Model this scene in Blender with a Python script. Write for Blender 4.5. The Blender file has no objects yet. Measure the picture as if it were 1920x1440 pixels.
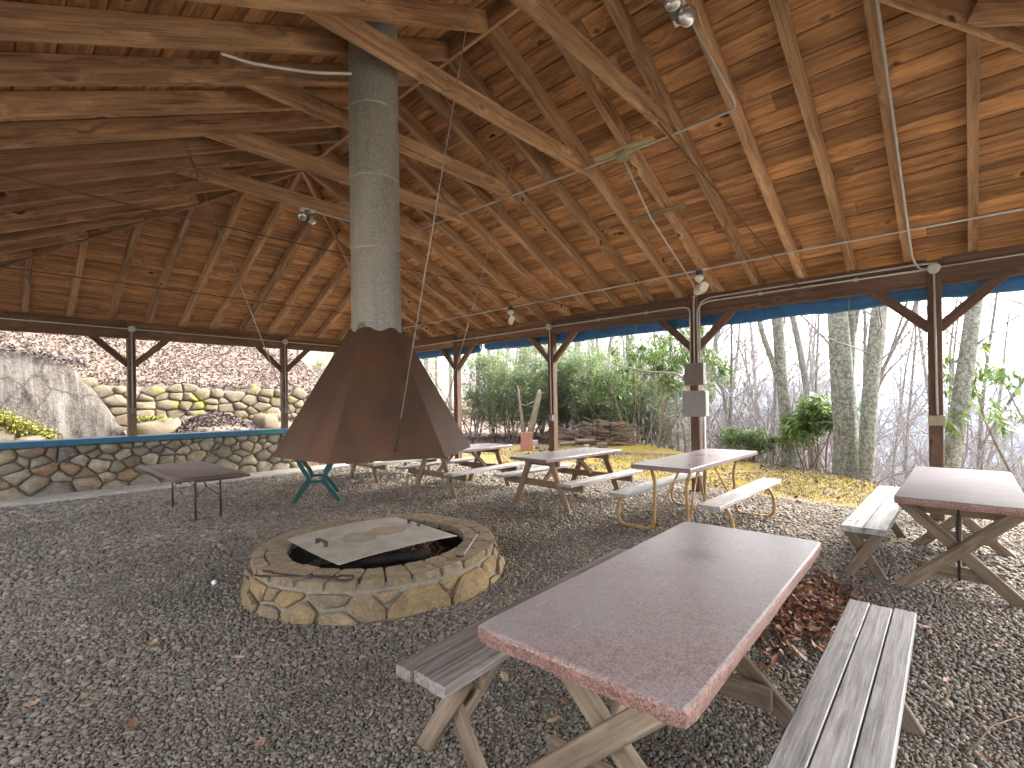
import bpy, math, random
import numpy as np
from mathutils import Matrix, Vector
R_ = math.radians
sc = bpy.context.scene
COL = sc.collection
rng = random.Random(7)
NR = np.random.default_rng(11)

# ------------------------------------------------------------------ camera
YAW, ROLL, CAMH = 0.8217, -0.014, 1.5913
cd = bpy.data.cameras.new('camera')
cam = bpy.data.objects.new('camera', cd); COL.objects.link(cam)
cd.sensor_width = 36.0; cd.lens = 919.44/1920*36.0
cd.shift_y = 31.23/1920; cd.clip_start = 0.05; cd.clip_end = 9000
_f = Vector((math.sin(YAW), math.cos(YAW), 0)); _r = Vector((math.cos(YAW), -math.sin(YAW), 0)); _z = Vector((0, 0, 1))
_R = _r*math.cos(ROLL)+_z*math.sin(ROLL); _U = -_r*math.sin(ROLL)+_z*math.cos(ROLL)
cam.matrix_world = Matrix(((_R.x, _U.x, -_f.x, 0), (_R.y, _U.y, -_f.y, 0), (_R.z, _U.z, -_f.z, CAMH), (0, 0, 0, 1)))
sc.camera = cam
# ------------------------------------------------------------------ sky, sun, exposure
SUN_EL, SUN_AZ = R_(40), R_(112)         # azimuth measured from +Y towards +X
w = bpy.data.worlds.new('World'); sc.world = w; w.use_nodes = True
nt = w.node_tree; bg = nt.nodes['Background']
sky = nt.nodes.new('ShaderNodeTexSky'); sky.sky_type = 'NISHITA'; sky.sun_disc = False
sky.sun_elevation = SUN_EL; sky.sun_rotation = SUN_AZ
sky.air_density = 1.0; sky.dust_density = 6.0; sky.ozone_density = 1.0
hs = nt.nodes.new('ShaderNodeHueSaturation'); hs.inputs['Saturation'].default_value = 0.34
nt.links.new(sky.outputs[0], hs.inputs['Color']); nt.links.new(hs.outputs[0], bg.inputs[0])
bg.inputs[1].default_value = 0.15
sd = bpy.data.lights.new('sun', 'SUN'); sd.energy = 0.5; sd.angle = R_(40); sd.color = (1, .97, .93)
sun = bpy.data.objects.new('sun', sd); COL.objects.link(sun)
_sd = Vector((math.sin(SUN_AZ)*math.cos(SUN_EL), math.cos(SUN_AZ)*math.cos(SUN_EL), math.sin(SUN_EL)))
sun.rotation_euler = _sd.to_track_quat('Z', 'Y').to_euler()
sc.view_settings.view_transform = 'Standard'; sc.view_settings.look = 'None'
sc.view_settings.gamma = 1.0; sc.view_settings.use_curve_mapping = False
sc.view_settings.exposure = 3.25
try:
    sc.cycles.max_bounces = 10; sc.cycles.diffuse_bounces = 6; sc.cycles.glossy_bounces = 3
    sc.cycles.caustics_reflective = False; sc.cycles.caustics_refractive = False
    sc.cycles.transparent_max_bounces = 4
except Exception: pass

# ------------------------------------------------------------------ material helpers
class NT:
    def __init__(s, name):
        s.m = bpy.data.materials.new(name); s.m.use_nodes = True; s.t = s.m.node_tree
        s.b = s.t.nodes['Principled BSDF']; s._tc = None
    def n(s, typ, **kw):
        nd = s.t.nodes.new('ShaderNode'+typ)
        for k, v in kw.items():
            if k.startswith('_'): setattr(nd, k[1:], v)
            else:
                key = k.replace('__', ' ')
                try: key = int(key[1:]) if key[0] == 'i' and key[1:].isdigit() else key
                except Exception: pass
                s.set(nd.inputs[key], v)
        return nd
    def set(s, sock, v):
        if hasattr(v, 'is_output') or isinstance(v, bpy.types.NodeSocket): s.t.links.new(v, sock)
        else: sock.default_value = v
    def coord(s, rand=40.0, obj=True):
        tc = s.n('TexCoord')
        base = tc.outputs['Object']
        if not obj: base = s.n('NewGeometry').outputs['Position']
        if not rand: return base
        oi = s.n('ObjectInfo')
        mu = s.n('Math', _operation='MULTIPLY', i0=oi.outputs['Random'], i1=rand)
        cb = s.n('CombineXYZ', X=mu.outputs[0], Y=mu.outputs[0], Z=mu.outputs[0])
        return s.n('VectorMath', _operation='ADD', i0=base, i1=cb.outputs[0]).outputs[0]
    def rnd(s): return s.n('ObjectInfo').outputs['Random']
    def sc(s, vec, x, y, z): return s.n('VectorMath', _operation='MULTIPLY', i0=vec, i1=(x, y, z)).outputs[0]
    def noise(s, vec, scale, detail=4, rough=.55, dist=0, out=0):
        return s.n('TexNoise', Vector=vec, Scale=scale, Detail=detail, Roughness=rough, Distortion=dist).outputs[out]
    def vor(s, vec, scale, feature='F1', out='Distance', rand=1.0):
        return s.n('TexVoronoi', _feature=feature, Vector=vec, Scale=scale, Randomness=rand).outputs[out]
    def ramp(s, fac, stops):
        r = s.n('ValToRGB', Fac=fac); e = r.color_ramp.elements
        while len(e) < len(stops): e.new(0.5)
        for i, (p, c) in enumerate(stops):
            e[i].position = p; e[i].color = (c, c, c, 1) if isinstance(c, (int, float)) else (*c, 1)
        return r.outputs[0]
    def mix(s, fac, a, b, mode='MIX'):
        nd = s.n('Mix', _data_type='RGBA', _blend_type=mode)
        def c4(v): return (*v, 1) if isinstance(v, tuple) and len(v) == 3 else v
        s.set(nd.inputs[0], fac); s.set(nd.inputs[6], c4(a)); s.set(nd.inputs[7], c4(b)); return nd.outputs[2]
    def math(s, op, a, b=0.0, c=None):
        nd = s.n('Math', _operation=op, i0=a, i1=b)
        if c is not None: s.set(nd.inputs[2], c)
        return nd.outputs[0]
    def bump(s, h, strength=.5, dist=.01, normal=None):
        b = s.n('Bump', Height=h, Strength=strength, Distance=dist)
        if normal is not None: s.set(b.inputs['Normal'], normal)
        return b.outputs[0]
    def out(s, color=None, rough=.8, spec=.3, metal=0.0, normal=None):
        if color is not None:
            s.set(s.b.inputs['Base Color'], (*color, 1) if isinstance(color, tuple) else color)
        s.set(s.b.inputs['Roughness'], rough); s.set(s.b.inputs['Specular IOR Level'], spec); s.set(s.b.inputs['Metallic'], metal)
        if normal is not None: s.set(s.b.inputs['Normal'], normal)
        return s.m

def wood(name, dark, mid, light, knot=(.05, .022, .01), stain=.5, rough=.75, spec=.25, bump=.35, gscale=1.0, bright=.35, fgrain=.45):
    s = NT(name); c = s.coord(60)
    warp = s.noise(s.sc(c, .8, 2.2, 2.2), 1.0, 2)
    kw = s.n('VectorMath', _operation='MULTIPLY_ADD', i0=s.noise(c, 9, 2, .5, 0, out=1), i1=(.10, .10, .10), i2=c).outputs[0]
    kv = s.sc(kw, 2.6, 4.6, 4.6)
    kd = s.vor(kv, 1.0)
    swirl = s.math('MULTIPLY', s.math('POWER', s.math('SUBTRACT', 1.0, s.math('MINIMUM', kd, 1.0)), 3.0), .9)
    add = s.n('CombineXYZ', X=0.0, Y=s.math('ADD', s.math('MULTIPLY', swirl, .6), s.math('MULTIPLY', warp, .2)), Z=s.math('MULTIPLY', swirl, .45)).outputs[0]
    gv = s.n('VectorMath', _operation='ADD', i0=s.sc(c, .55*gscale, 13*gscale, 13*gscale), i1=s.n('VectorMath', _operation='SCALE', i0=add, Scale=3.0).outputs[0]).outputs[0]
    g = s.noise(gv, 1.0, 5, .62)
    fine = s.noise(s.sc(c, 3, 75, 75), 1.0, 4, .7)
    strk = s.noise(s.sc(c, .9, 34, 34), 1.0, 3, .6)
    blot = s.noise(s.sc(c, 1.1, 3.5, 3.5), 1.0, 4, .6)
    col = s.ramp(g, [(.28, dark), (.5, mid), (.72, light)])
    col = s.mix(s.ramp(blot, [(.40, 0.0), (.68, stain)]), col, dark)
    col = s.mix(s.ramp(strk, [(.56, 0.0), (.72, .8)]), col, tuple(x*.55 for x in dark))
    kmask = s.ramp(kd, [(.0, 1.0), (.09, .95), (.16, 0.0)])
    kgate = s.ramp(s.noise(s.sc(c, .9, 1.2, 1.2), 1.3, 1), [(.55, 0.0), (.60, 1.0)])
    col = s.mix(s.math('MULTIPLY', kmask, kgate), col, knot)
    halo = s.math('MULTIPLY', s.ramp(kd, [(.14, 0.0), (.19, .6), (.38, 0.0)]), kgate)
    col = s.mix(halo, col, light)
    col = s.mix(fgrain, col, s.ramp(fine, [(.3, .35), (.7, 1.3)]), 'MULTIPLY')
    rb = s.math('ADD', s.math('MULTIPLY', s.rnd(), 2*bright), 1.0-bright)
    cb = s.n('CombineXYZ', X=rb, Y=rb, Z=rb).outputs[0]
    col = s.mix(1.0, col, cb, 'MULTIPLY')
    return s.out(col, rough, spec, normal=s.bump(s.math('ADD', fine, g), bump, .003))

M = {}
M['ceiling'] = wood('ceiling_boards', (.20, .105, .052), (.52, .27, .125), (.80, .43, .175), stain=.55, bright=.28)
M['rafter'] = wood('rafter_wood', (.20, .115, .062), (.48, .29, .16), (.70, .445, .25), stain=.5, bright=.24)
M['beam'] = wood('beam_wood', (.085, .054, .041), (.145, .088, .064), (.205, .126, .09), stain=.4, bright=.15)
M['backbeam'] = wood('back_beam_wood', (.12, .07, .042), (.22, .13, .075), (.30, .18, .10), stain=.6, bright=.2)
M['post'] = wood('post_wood', (.10, .06, .04), (.185, .115, .075), (.265, .17, .108), stain=.45, bright=.18)
M['bench'] = wood('weathered_bench', (.25, .232, .215), (.43, .41, .39), (.58, .56, .54), knot=(.07, .06, .05), stain=.4, bright=.07, bump=.8, rough=.5, spec=.45, fgrain=.75)
M['bench_brown'] = wood('brown_weathered_bench', (.17, .145, .122), (.34, .30, .262), (.48, .435, .39), knot=(.05, .04, .03), stain=.4, bright=.07, bump=.8, rough=.6, spec=.3, fgrain=.7)
M['leg'] = wood('table_leg_wood', (.12, .085, .058), (.25, .185, .125), (.36, .275, .19), stain=.5, bright=.15)
M['aframe'] = wood('table_frame_wood', (.18, .12, .075), (.31, .21, .13), (.40, .28, .18), stain=.5, bright=.15)
M['cleat'] = wood('cleat_wood', (.30, .24, .12), (.45, .37, .20), (.55, .46, .27), stain=.3)

def painted(name, col, rough=.5, spec=.4, var=.25, metal=0.0, dirt=None, nscale=6.0, bump=.1, coat=0.0):
    s = NT(name); c = s.coord(20)
    n1 = s.noise(c, nscale, 6, .65); n2 = s.noise(c, nscale*9, 3, .6)
    dk = tuple(x*(1-var) for x in col); lt = tuple(min(1, x*(1+var)) for x in col)
    cc = s.ramp(n1, [(.3, dk), (.7, lt)])
    if dirt: cc = s.mix(s.ramp(n2, [(.52, 0.0), (.75, .55)]), cc, dirt)
    if coat: s.set(s.b.inputs['Coat Weight'], coat); s.set(s.b.inputs['Coat Roughness'], .22)
    return s.out(cc, s.ramp(n1, [(.3, rough-.08), (.7, rough+.08)]), spec, metal, s.bump(n2, bump, .002))

M['tarp'] = painted('blue_tarp', (.014, .11, .28), .42, .4, .3, bump=.4)
M['cap_blue'] = painted('cap_blue', (.03, .115, .195), .42, .4, .2, dirt=(.09, .13, .17))
M['cap_teal'] = painted('cap_teal', (.028, .155, .185), .42, .4, .2, dirt=(.10, .18, .20))
M['pvc'] = painted('conduit_grey', (.46, .46, .44), .45, .4, .12)
M['steel'] = painted('dull_steel', (.40, .39, .37), .42, .5, .25, metal=.6)
M['box_grey'] = painted('box_grey', (.30, .31, .31), .45, .4, .1, dirt=(.24, .22, .19))
M['box_dark'] = painted('box_dark', (.20, .19, .175), .5, .4, .2, dirt=(.13, .10, .08))
M['tan_box'] = painted('tan_box', (.36, .31, .21), .5, .35, .12)
M['white'] = painted('white_fixture', (.72, .70, .64), .45, .4, .1)
M['blue_collar'] = painted('blue_collar', (.02, .07, .16), .4, .4, .1)
M['green_plastic'] = painted('green_plastic', (.012, .075, .068), .38, .45, .12)
M['dark_iron'] = painted('dark_iron', (.06, .042, .034), .55, .4, .4, metal=.4, dirt=(.13, .06, .03), nscale=20)
M['ochre_tube'] = painted('rusty_tube', (.44, .27, .11), .5, .4, .25, dirt=(.20, .10, .045), nscale=9)
M['wire'] = painted('cable_steel', (.34, .31, .27), .5, .4, .2, metal=.4)
M['rod'] = painted('rod_brown', (.12, .07, .045), .6, .3, .3)
M['brown_top'] = painted('brown_vinyl', (.115, .085, .07), .5, .35, .15, dirt=(.16, .125, .105))
M['purple_top'] = painted('red_painted_top', (.22, .15, .16), .34, .5, .10, nscale=3, bump=.03, coat=.9)
M['concrete'] = painted('concrete', (.40, .375, .335), .85, .2, .2, dirt=(.24, .22, .18), bump=.4)
M['mortar'] = painted('mortar', (.27, .235, .185), .9, .15, .25, dirt=(.17, .155, .13), nscale=14, bump=.8)
M['mortar_dark'] = painted('mortar_dark', (.15, .135, .11), .9, .15, .3, dirt=(.09, .08, .065), nscale=14, bump=.8)
M['soot'] = painted('soot', (.022, .019, .017), .8, .2, .5, dirt=(.05, .042, .036), bump=.6)
M['char'] = painted('charred_wood', (.03, .025, .022), .75, .25, .6, dirt=(.10, .055, .035), nscale=8, bump=.9)
M['redwood'] = painted('split_red_wood', (.27, .11, .055), .7, .25, .4, dirt=(.06, .03, .02), nscale=18, bump=.8)
M['clay'] = painted('red_clay_tile', (.33, .15, .11), .75, .25, .15)
M['ball'] = painted('white_ball', (.80, .82, .84), .35, .5, .03)
M['glass_bulb'] = painted('bulb_silver', (.62, .62, .62), .22, .5, .15, metal=.7)
M['black_steel'] = painted('black_steel', (.025, .027, .03), .45, .4, .2)
M['stick'] = painted('dead_branch', (.22, .155, .11), .85, .15, .4, nscale=12)
M['snag'] = painted('pale_dead_wood', (.21, .17, .12), .8, .2, .4, dirt=(.20, .15, .10), nscale=10, bump=.7)

def rust():
    s = NT('rusted_steel'); c = s.coord(9)
    n1 = s.noise(s.sc(c, 1, 1, .35), 3.0, 6, .65); n2 = s.noise(c, 90, 3, .7); n3 = s.noise(c, 1.7, 3)
    col = s.ramp(n1, [(.28, (.06, .036, .024)), (.5, (.095, .051, .031)), (.72, (.135, .068, .037))])
    col = s.mix(s.ramp(n2, [(.42, 0.0), (.7, .5)]), col, (.135, .066, .034))
    col = s.mix(s.ramp(n3, [(.5, 0.0), (.75, .55)]), col, (.05, .03, .024))
    return s.out(col, s.ramp(n2, [(.3, .5), (.7, .75)]), .35, .12, s.bump(n2, .35, .002))
M['rust'] = rust()

def galv():
    s = NT('galvanised_flue'); c = s.coord(9)
    v = s.vor(c, 130, out='Color'); n1 = s.noise(s.sc(c, 1, 1, .5), 2.5, 5, .6); n2 = s.noise(s.sc(c, 20, 20, 1.2), 1.0, 4, .6)
    g = s.n('SeparateColor', Color=v).outputs[0]
    col = s.ramp(g, [(.0, (.22, .22, .195)), (.6, (.30, .30, .268)), (1., (.44, .44, .40))])
    col = s.mix(s.ramp(n1, [(.35, .0), (.7, .6)]), col, (.34, .33, .28))
    col = s.mix(s.ramp(n2, [(.5, 0.0), (.75, .5)]), col, (.20, .185, .145))
    return s.out(col, .5, .4, .2, s.bump(g, .12, .001))
M['galv'] = galv()

def vinyl(name, base, line, grey, worn=1.0, coat=.5, spec=.5, rg=.30):
    s = NT(name); c = s.coord(0)
    wv = s.noise(c, 38, 2, .5, .3, out=1)
    cv = s.n('VectorMath', _operation='MULTIPLY_ADD', i0=wv, i1=(.05, .05, .05), i2=c).outputs[0]
    e = s.vor(cv, 62, 'DISTANCE_TO_EDGE')
    e2 = s.noise(c, 46, 2, .5, 1.6)
    ln = s.math('MAXIMUM', s.ramp(e, [(.0, .0), (.05, 0.0), (.051, .0)]), s.ramp(s.math('ABSOLUTE', s.math('SUBTRACT', e2, .5)), [(.0, 1.0), (.035, .9), (.07, 0.0)]))
    big = s.noise(c, 1.7, 4, .55); fine = s.noise(c, 30, 5, .7)
    col = s.mix(s.math('MULTIPLY', ln, .85), base, line)
    col = s.mix(s.ramp(big, [(.34, .1*worn), (.62, .6*worn)]), col, grey)  # uneven grey: wear, and sky sheen put into the colour
    col = s.mix(s.ramp(fine, [(.5, 0.0), (.8, .35)]), col, tuple(x*.55 for x in base))
    s.set(s.b.inputs['Coat Weight'], coat); s.set(s.b.inputs['Coat Roughness'], .28)
    sx = s.n('SeparateXYZ', Vector=c)
    seam = s.math('ABSOLUTE', s.math('SUBTRACT', s.math('FRACT', s.math('ADD', s.math('MULTIPLY', sx.outputs[0], 3.3), s.math('MULTIPLY', big, .12))), .5))
    seam = s.ramp(seam, [(.0, 1.0), (.022, 0.0)])
    col = s.mix(s.math('MULTIPLY', seam, .22), col, (.55, .53, .54))
    scr = s.ramp(s.noise(s.sc(c, 2.2, 30, 1), 1.0, 3, .7, .6), [(.62, 0.0), (.70, .45)])
    col = s.mix(scr, col, tuple(x*1.25 for x in grey))
    st2 = s.ramp(s.noise(c, 5.5, 5, .7, .8), [(.60, 0.0), (.70, .45)])
    col = s.mix(st2, col, tuple(x*.5 for x in base))
    # a grubby patch worn on the cloth
    d = s.n('VectorMath', _operation='DISTANCE', i0=s.sc(c, 1, 1.4, 0), i1=(.33, .10, 0)).outputs[1]
    dn = s.math('ADD', d, s.math('MULTIPLY', s.math('SUBTRACT', s.noise(c, 14, 4, .7), .5), .28))
    col = s.mix(s.ramp(dn, [(.05, .5), (.17, 0.0)]), col, (.10, .085, .085))
    return s.out(col, s.ramp(big, [(.3, rg), (.7, rg+.12)]), spec, 0, s.bump(s.math('ADD', s.math('MULTIPLY', ln, .3), fine), .18, .002))
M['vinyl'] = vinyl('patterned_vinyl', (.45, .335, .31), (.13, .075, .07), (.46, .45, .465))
M['vinyl_edge'] = vinyl('patterned_vinyl_edge', (.36, .205, .165), (.075, .035, .03), (.36, .24, .20), .3, .1)  # sides, nearly without the sky sheen painted into the top
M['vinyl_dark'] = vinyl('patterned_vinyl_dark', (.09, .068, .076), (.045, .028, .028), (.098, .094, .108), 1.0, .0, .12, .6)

def stone(name, cols, moss=0.0, nscale=9, mosscol=(.16, .17, .03), hl=.55):
    s = NT(name); c = s.coord(30)
    n1 = s.noise(c, nscale, 7, .65); n2 = s.noise(c, nscale*6, 4, .7); n3 = s.noise(s.sc(c, 1, 2.4, 2.4), nscale*1.4, 4, .6, 1.0)
    k = len(cols); base = s.ramp(s.rnd(), [(i/(k-1) if k > 1 else 0, cols[i]) for i in range(k)])
    col = s.mix(s.ramp(n1, [(.35, .75), (.65, 0.0)]), base, (.16, .12, .075))
    col = s.mix(s.ramp(n3, [(.55, 0.0), (.8, hl)]), col, (.48, .40, .29))
    col = s.mix(.5, col, s.ramp(n2, [(.3, .45), (.7, 1.35)]), 'MULTIPLY')
    if moss:
        mg = s.noise(s.n('NewGeometry').outputs['Position'], 1.6, 4, .6)
        col = s.mix(s.ramp(mg, [(.62-moss*.2, 0.0), (.70-moss*.2, .9)]), col, mosscol)
    return s.out(col, .85, .25, 0, s.bump(s.math('ADD', n1, s.math('MULTIPLY', n2, .5)), .9, .02))
M['pit_stone'] = stone('pit_stone', [(.30, .19, .095), (.36, .25, .13), (.27, .20, .13), (.40, .27, .12), (.33, .235, .15), (.42, .31, .15)])
M['rim_stone'] = stone('rim_stone', [(.36, .28, .175), (.40, .32, .21), (.33, .25, .155), (.40, .29, .19), (.31, .25, .165)], nscale=14)
M['wall_stone'] = stone('half_wall_stone', [(.42, .35, .24), (.24, .225, .19), (.50, .41, .26), (.17, .165, .15), (.44, .27, .14), (.36, .335, .27), (.54, .46, .34), (.25, .24, .19), (.46, .36, .22)], nscale=6)
M['bank_stone'] = stone('bank_stone', [(.16, .128, .088), (.125, .10, .07), (.19, .155, .108), (.11, .086, .06), (.17, .14, .10)], moss=.03, nscale=5, hl=.15)
M['rock'] = None
def rockm():
    s = NT('pale_rock'); c = s.coord(0)
    n1 = s.noise(s.sc(c, 2.2, .5, .5), 2.0, 6, .65); n2 = s.noise(c, 14, 6, .75); n3 = s.noise(s.sc(c, 5.5, .6, .35), 1.0, 4, .6, .4)
    col = s.ramp(n2, [(.3, (.04, .034, .029)), (.5, (.082, .069, .059)), (.7, (.126, .109, .093))])
    col = s.mix(s.ramp(n3, [(.5, 0.0), (.66, .7)]), col, (.19, .172, .152))
    col = s.mix(s.ramp(n1, [(.55, 0.0), (.75, .6)]), col, (.23, .20, .17))
    cw = s.n('VectorMath', _operation='MULTIPLY_ADD', i0=s.noise(c, 3, 4, .6, 0, out=1), i1=(.5, .5, .5), i2=c).outputs[0]
    ck = s.ramp(s.vor(s.sc(cw, .8, .8, .45), 1.6, 'DISTANCE_TO_EDGE'), [(.0, .85), (.018, .5), (.04, 0.0)])
    col = s.mix(ck, col, (.035, .03, .024))
    mm = s.noise(c, 1.1, 4, .6)
    col = s.mix(s.ramp(mm, [(.63, 0.0), (.68, .85)]), col, (.17, .18, .045))
    return s.out(col, .85, .25, 0, s.bump(s.math('ADD', n2, n1), .9, .05))
M['rock'] = rockm()

def gravel_sheet():
    s = NT('gravel_bed'); c = s.coord(0, obj=False)
    v = s.n('TexVoronoi', Vector=c, Scale=46.0); g = s.n('SeparateColor', Color=v.outputs['Color']).outputs[0]
    big = s.noise(c, .9, 5, .6); mid = s.noise(c, 7, 4, .6)
    col = s.ramp(g, [(.0, (.09, .08, .065)), (.45, (.18, .16, .132)), (.8, (.275, .243, .2)), (1., (.37, .33, .275))])
    col = s.mix(.55, col, s.ramp(v.outputs['Distance'], [(.0, 1.25), (.7, .35)]), 'MULTIPLY')
    col = s.mix(s.ramp(big, [(.4, 0.0), (.7, .35)]), col, (.085, .07, .053))
    col = s.mix(s.ramp(mid, [(.5, 0.0), (.8, .25)]), col, (.22, .195, .165))
    h = s.math('SUBTRACT', 1.0, v.outputs['Distance'])
    return s.out(col, .85, .2, 0, s.bump(h, .9, .02, s.bump(mid, .5, .05)))
M['gravel'] = gravel_sheet()
def pebble():
    s = NT('pebble'); r = s.rnd(); c = s.coord(30)
    col = s.ramp(r, [(.0, (.115, .102, .083)), (.25, (.172, .153, .125)), (.5, (.235, .209, .171)), (.72, (.31, .273, .222)), (.9, (.245, .185, .13)), (.975, (.29, .20, .135)), (1., (.42, .375, .32))])
    n = s.noise(c, 60, 3, .6)
    gp = s.noise(s.n('NewGeometry').outputs['Position'], .9, 5, .6)
    col = s.mix(s.ramp(gp, [(.4, 0.0), (.7, .45)]), col, (.085, .069, .052))
    col = s.mix(.5, col, s.ramp(n, [(.3, .55), (.7, 1.3)]), 'MULTIPLY')
    return s.out(col, .8, .25)
M['pebble'] = pebble()
def leafm(name, stops, rough=.65, spec=.3, trans=0.0):
    s = NT(name); r = s.rnd(); c = s.coord(9)
    att = s.n('Attribute', _attribute_name='tone').outputs['Fac']
    f = s.math('FRACT', s.math('ADD', r, att))
    col = s.ramp(f, stops)
    n = s.noise(c, 40, 3, .6)
    col = s.mix(.45, col, s.ramp(n, [(.3, .6), (.7, 1.3)]), 'MULTIPLY')
    s.out(col, rough, spec)
    if trans:
        tr = s.n('BsdfTranslucent', Color=col); mx = s.n('MixShader', Fac=trans); s.t.links.new(s.b.outputs[0], mx.inputs[1]); s.t.links.new(tr.outputs[0], mx.inputs[2])
        s.t.links.new(mx.outputs[0], s.t.nodes['Material Output'].inputs['Surface'])
    return s.m
M['dead_leaf'] = leafm('dead_leaf', [(0, (.16, .085, .05)), (.3, (.30, .17, .10)), (.6, (.40, .27, .18)), (.85, (.50, .38, .29)), (1, (.24, .11, .06))])
M['litter_leaf'] = leafm('litter_leaf', [(0, (.05, .031, .025)), (.3, (.092, .064, .055)), (.6, (.14, .108, .098)), (.85, (.235, .198, .187)), (1, (.065, .038, .028))])
M['red_leaf'] = leafm('pile_leaf', [(0, (.10, .035, .02)), (.35, (.22, .075, .035)), (.65, (.33, .15, .07)), (.85, (.46, .36, .29)), (1, (.16, .06, .03))])
M['laurel'] = leafm('laurel_leaf', [(0, (.10, .155, .065)), (.4, (.175, .255, .11)), (.75, (.25, .34, .15)), (1, (.38, .42, .18))], .42, .5, .48)
M['rhodo'] = leafm('rhododendron_leaf', [(0, (.06, .125, .033)), (.4, (.12, .215, .052)), (.75, (.21, .31, .08)), (1, (.36, .40, .10))], .38, .5, .45)

def bark(name, a, b, lich, amt):
    s = NT(name); c = s.coord(20)
    n1 = s.noise(s.sc(c, 1, 1, .25), 22, 5, .65); n2 = s.noise(c, 15, 7, .8); n3 = s.noise(c, 60, 4, .75)
    col = s.ramp(n1, [(.3, a), (.7, b)])
    lm = s.ramp(s.math('ADD', s.math('MULTIPLY', n2, .72), s.math('MULTIPLY', n3, .28)), [(.545-amt*.1, 0.0), (.575-amt*.1, 1.0)])
    col = s.mix(s.math('MULTIPLY', lm, .9), col, lich)
    return s.out(col, .9, .15, 0, s.bump(s.math('ADD', n1, s.math('MULTIPLY', n2, .6)), .9, .03))
M['lichen_bark'] = bark('lichen_bark', (.10, .09, .073), (.20, .18, .15), (.345, .37, .30), .5)
M['grey_bark'] = bark('grey_bark', (.13, .115, .105), (.25, .225, .21), (.34, .35, .32), .1)
M['twig'] = bark('twig_bark', (.20, .18, .18), (.37, .335, .335), (.40, .39, .37), .0)
M['shrub_stem'] = bark('shrub_stem', (.17, .13, .10), (.30, .235, .185), (.36, .34, .27), .0)

def groundm():
    s = NT('forest_ground'); p = s.n('NewGeometry').outputs['Position']
    sp = s.n('SeparateXYZ', Vector=p)
    n1 = s.noise(p, .8, 6, .65); n2 = s.noise(p, 6, 6, .7); n3 = s.noise(p, 40, 4, .7)
    leaf = s.ramp(n3, [(.3, (.13, .09, .065)), (.5, (.27, .20, .155)), (.7, (.40, .32, .27))])
    moss = s.ramp(s.math('ADD', s.math('MULTIPLY', n2, .6), s.math('MULTIPLY', n3, .4)), [(.34, (.13, .10, .035)), (.5, (.28, .205, .045)), (.62, (.38, .295, .085)), (.75, (.44, .37, .22))])
    # moss grows on the flat shoulder to the right of the pavilion
    mx = s.ramp(s.n('MapRange', Value=sp.outputs[0], i1=7.8, i2=9.2).outputs[0], [(0, 0.0), (1, 1.0)])
    my = s.n('MapRange', Value=sp.outputs[1], i1=15.0, i2=8.5).outputs[0]
    fl = s.ramp(s.n('SeparateXYZ', Vector=s.n('NewGeometry').outputs['Normal']).outputs[2], [(.86, 0.0), (.95, 1.0)])
    mf = s.math('MULTIPLY', s.math('MULTIPLY', mx, my), fl)
    patch = s.ramp(n1, [(.30, 0.0), (.44, 1.0)])
    mf = s.math('MULTIPLY', mf, patch)
    col = s.mix(mf, leaf, moss)
    bounce_ground = s.math('MAXIMUM', s.n('MapRange', Value=sp.outputs[0], i1=-2.2, i2=-3.2).outputs[0], s.n('MapRange', Value=sp.outputs[1], i1=-3.2, i2=-4.2).outputs[0])  # unseen pale ground, added to bounce light up to the ceiling
    bounce_ground = s.math('MULTIPLY', bounce_ground, s.n('MapRange', Value=sp.outputs[1], i1=12.6, i2=11.8).outputs[0])
    col = s.mix(bounce_ground, col, s.ramp(n3, [(.3, (.36, .33, .28)), (.7, (.52, .48, .42))]))
    far = s.n('MapRange', Value=s.n('VectorMath', _operation='LENGTH', i0=p).outputs[1], i1=40.0, i2=90.0).outputs[0]
    col = s.mix(far, col, s.ramp(s.noise(p, .35, 8, .75), [(.3, (.07, .06, .055)), (.55, (.16, .135, .12)), (.7, (.22, .19, .165))]))
    return s.out(col, .95, .1, 0, s.bump(s.math('ADD', n3, s.math('MULTIPLY', n2, 1.5)), .8, .04))
M['ground'] = groundm()
def mountm():
    s = NT('mountain_forest'); p = s.n('NewGeometry').outputs['Position']
    n = s.noise(s.sc(p, .02, .02, .05), 1.0, 9, .75)
    return s.out(s.ramp(n, [(.3, (.045, .05, .045)), (.55, (.09, .085, .075)), (.7, (.14, .125, .11))]), .95, .05)
M['mountain'] = mountm()
def lidm():
    s = NT('lid_plate'); c = s.coord(0)
    n1 = s.noise(c, 4.5, 6, .65); n2 = s.noise(c, 30, 4, .6)
    col = s.ramp(n1, [(.3, (.31, .275, .215)), (.6, (.46, .42, .345))])
    def ring(cx, cy, r0, r1, amt, cc, col, sx=1.0):
        d = s.n('VectorMath', _operation='DISTANCE', i0=s.sc(c, sx, 1, 0), i1=(cx*sx, cy, 0)).outputs[1]
        d = s.math('ADD', d, s.math('MULTIPLY', s.math('SUBTRACT', s.noise(c, 8, 5, .65), .5), .20))
        return s.mix(s.ramp(d, [(r0*.5, amt*.25), (r0, amt*.45), (r1-.012, amt), (r1, 0.0)]), col, cc)
    col = ring(-.13, .02, .05, .17, .75, (.25, .20, .14), col, 1.0)
    col = ring(.16, .03, .01, .17, .8, (.33, .20, .11), col, .75)
    col = s.mix(s.ramp(n2, [(.55, 0.0), (.8, .4)]), col, (.25, .22, .17))
    return s.out(col, .55, .4, .15, s.bump(n2, .1, .001))
M['lid'] = lidm()

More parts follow.
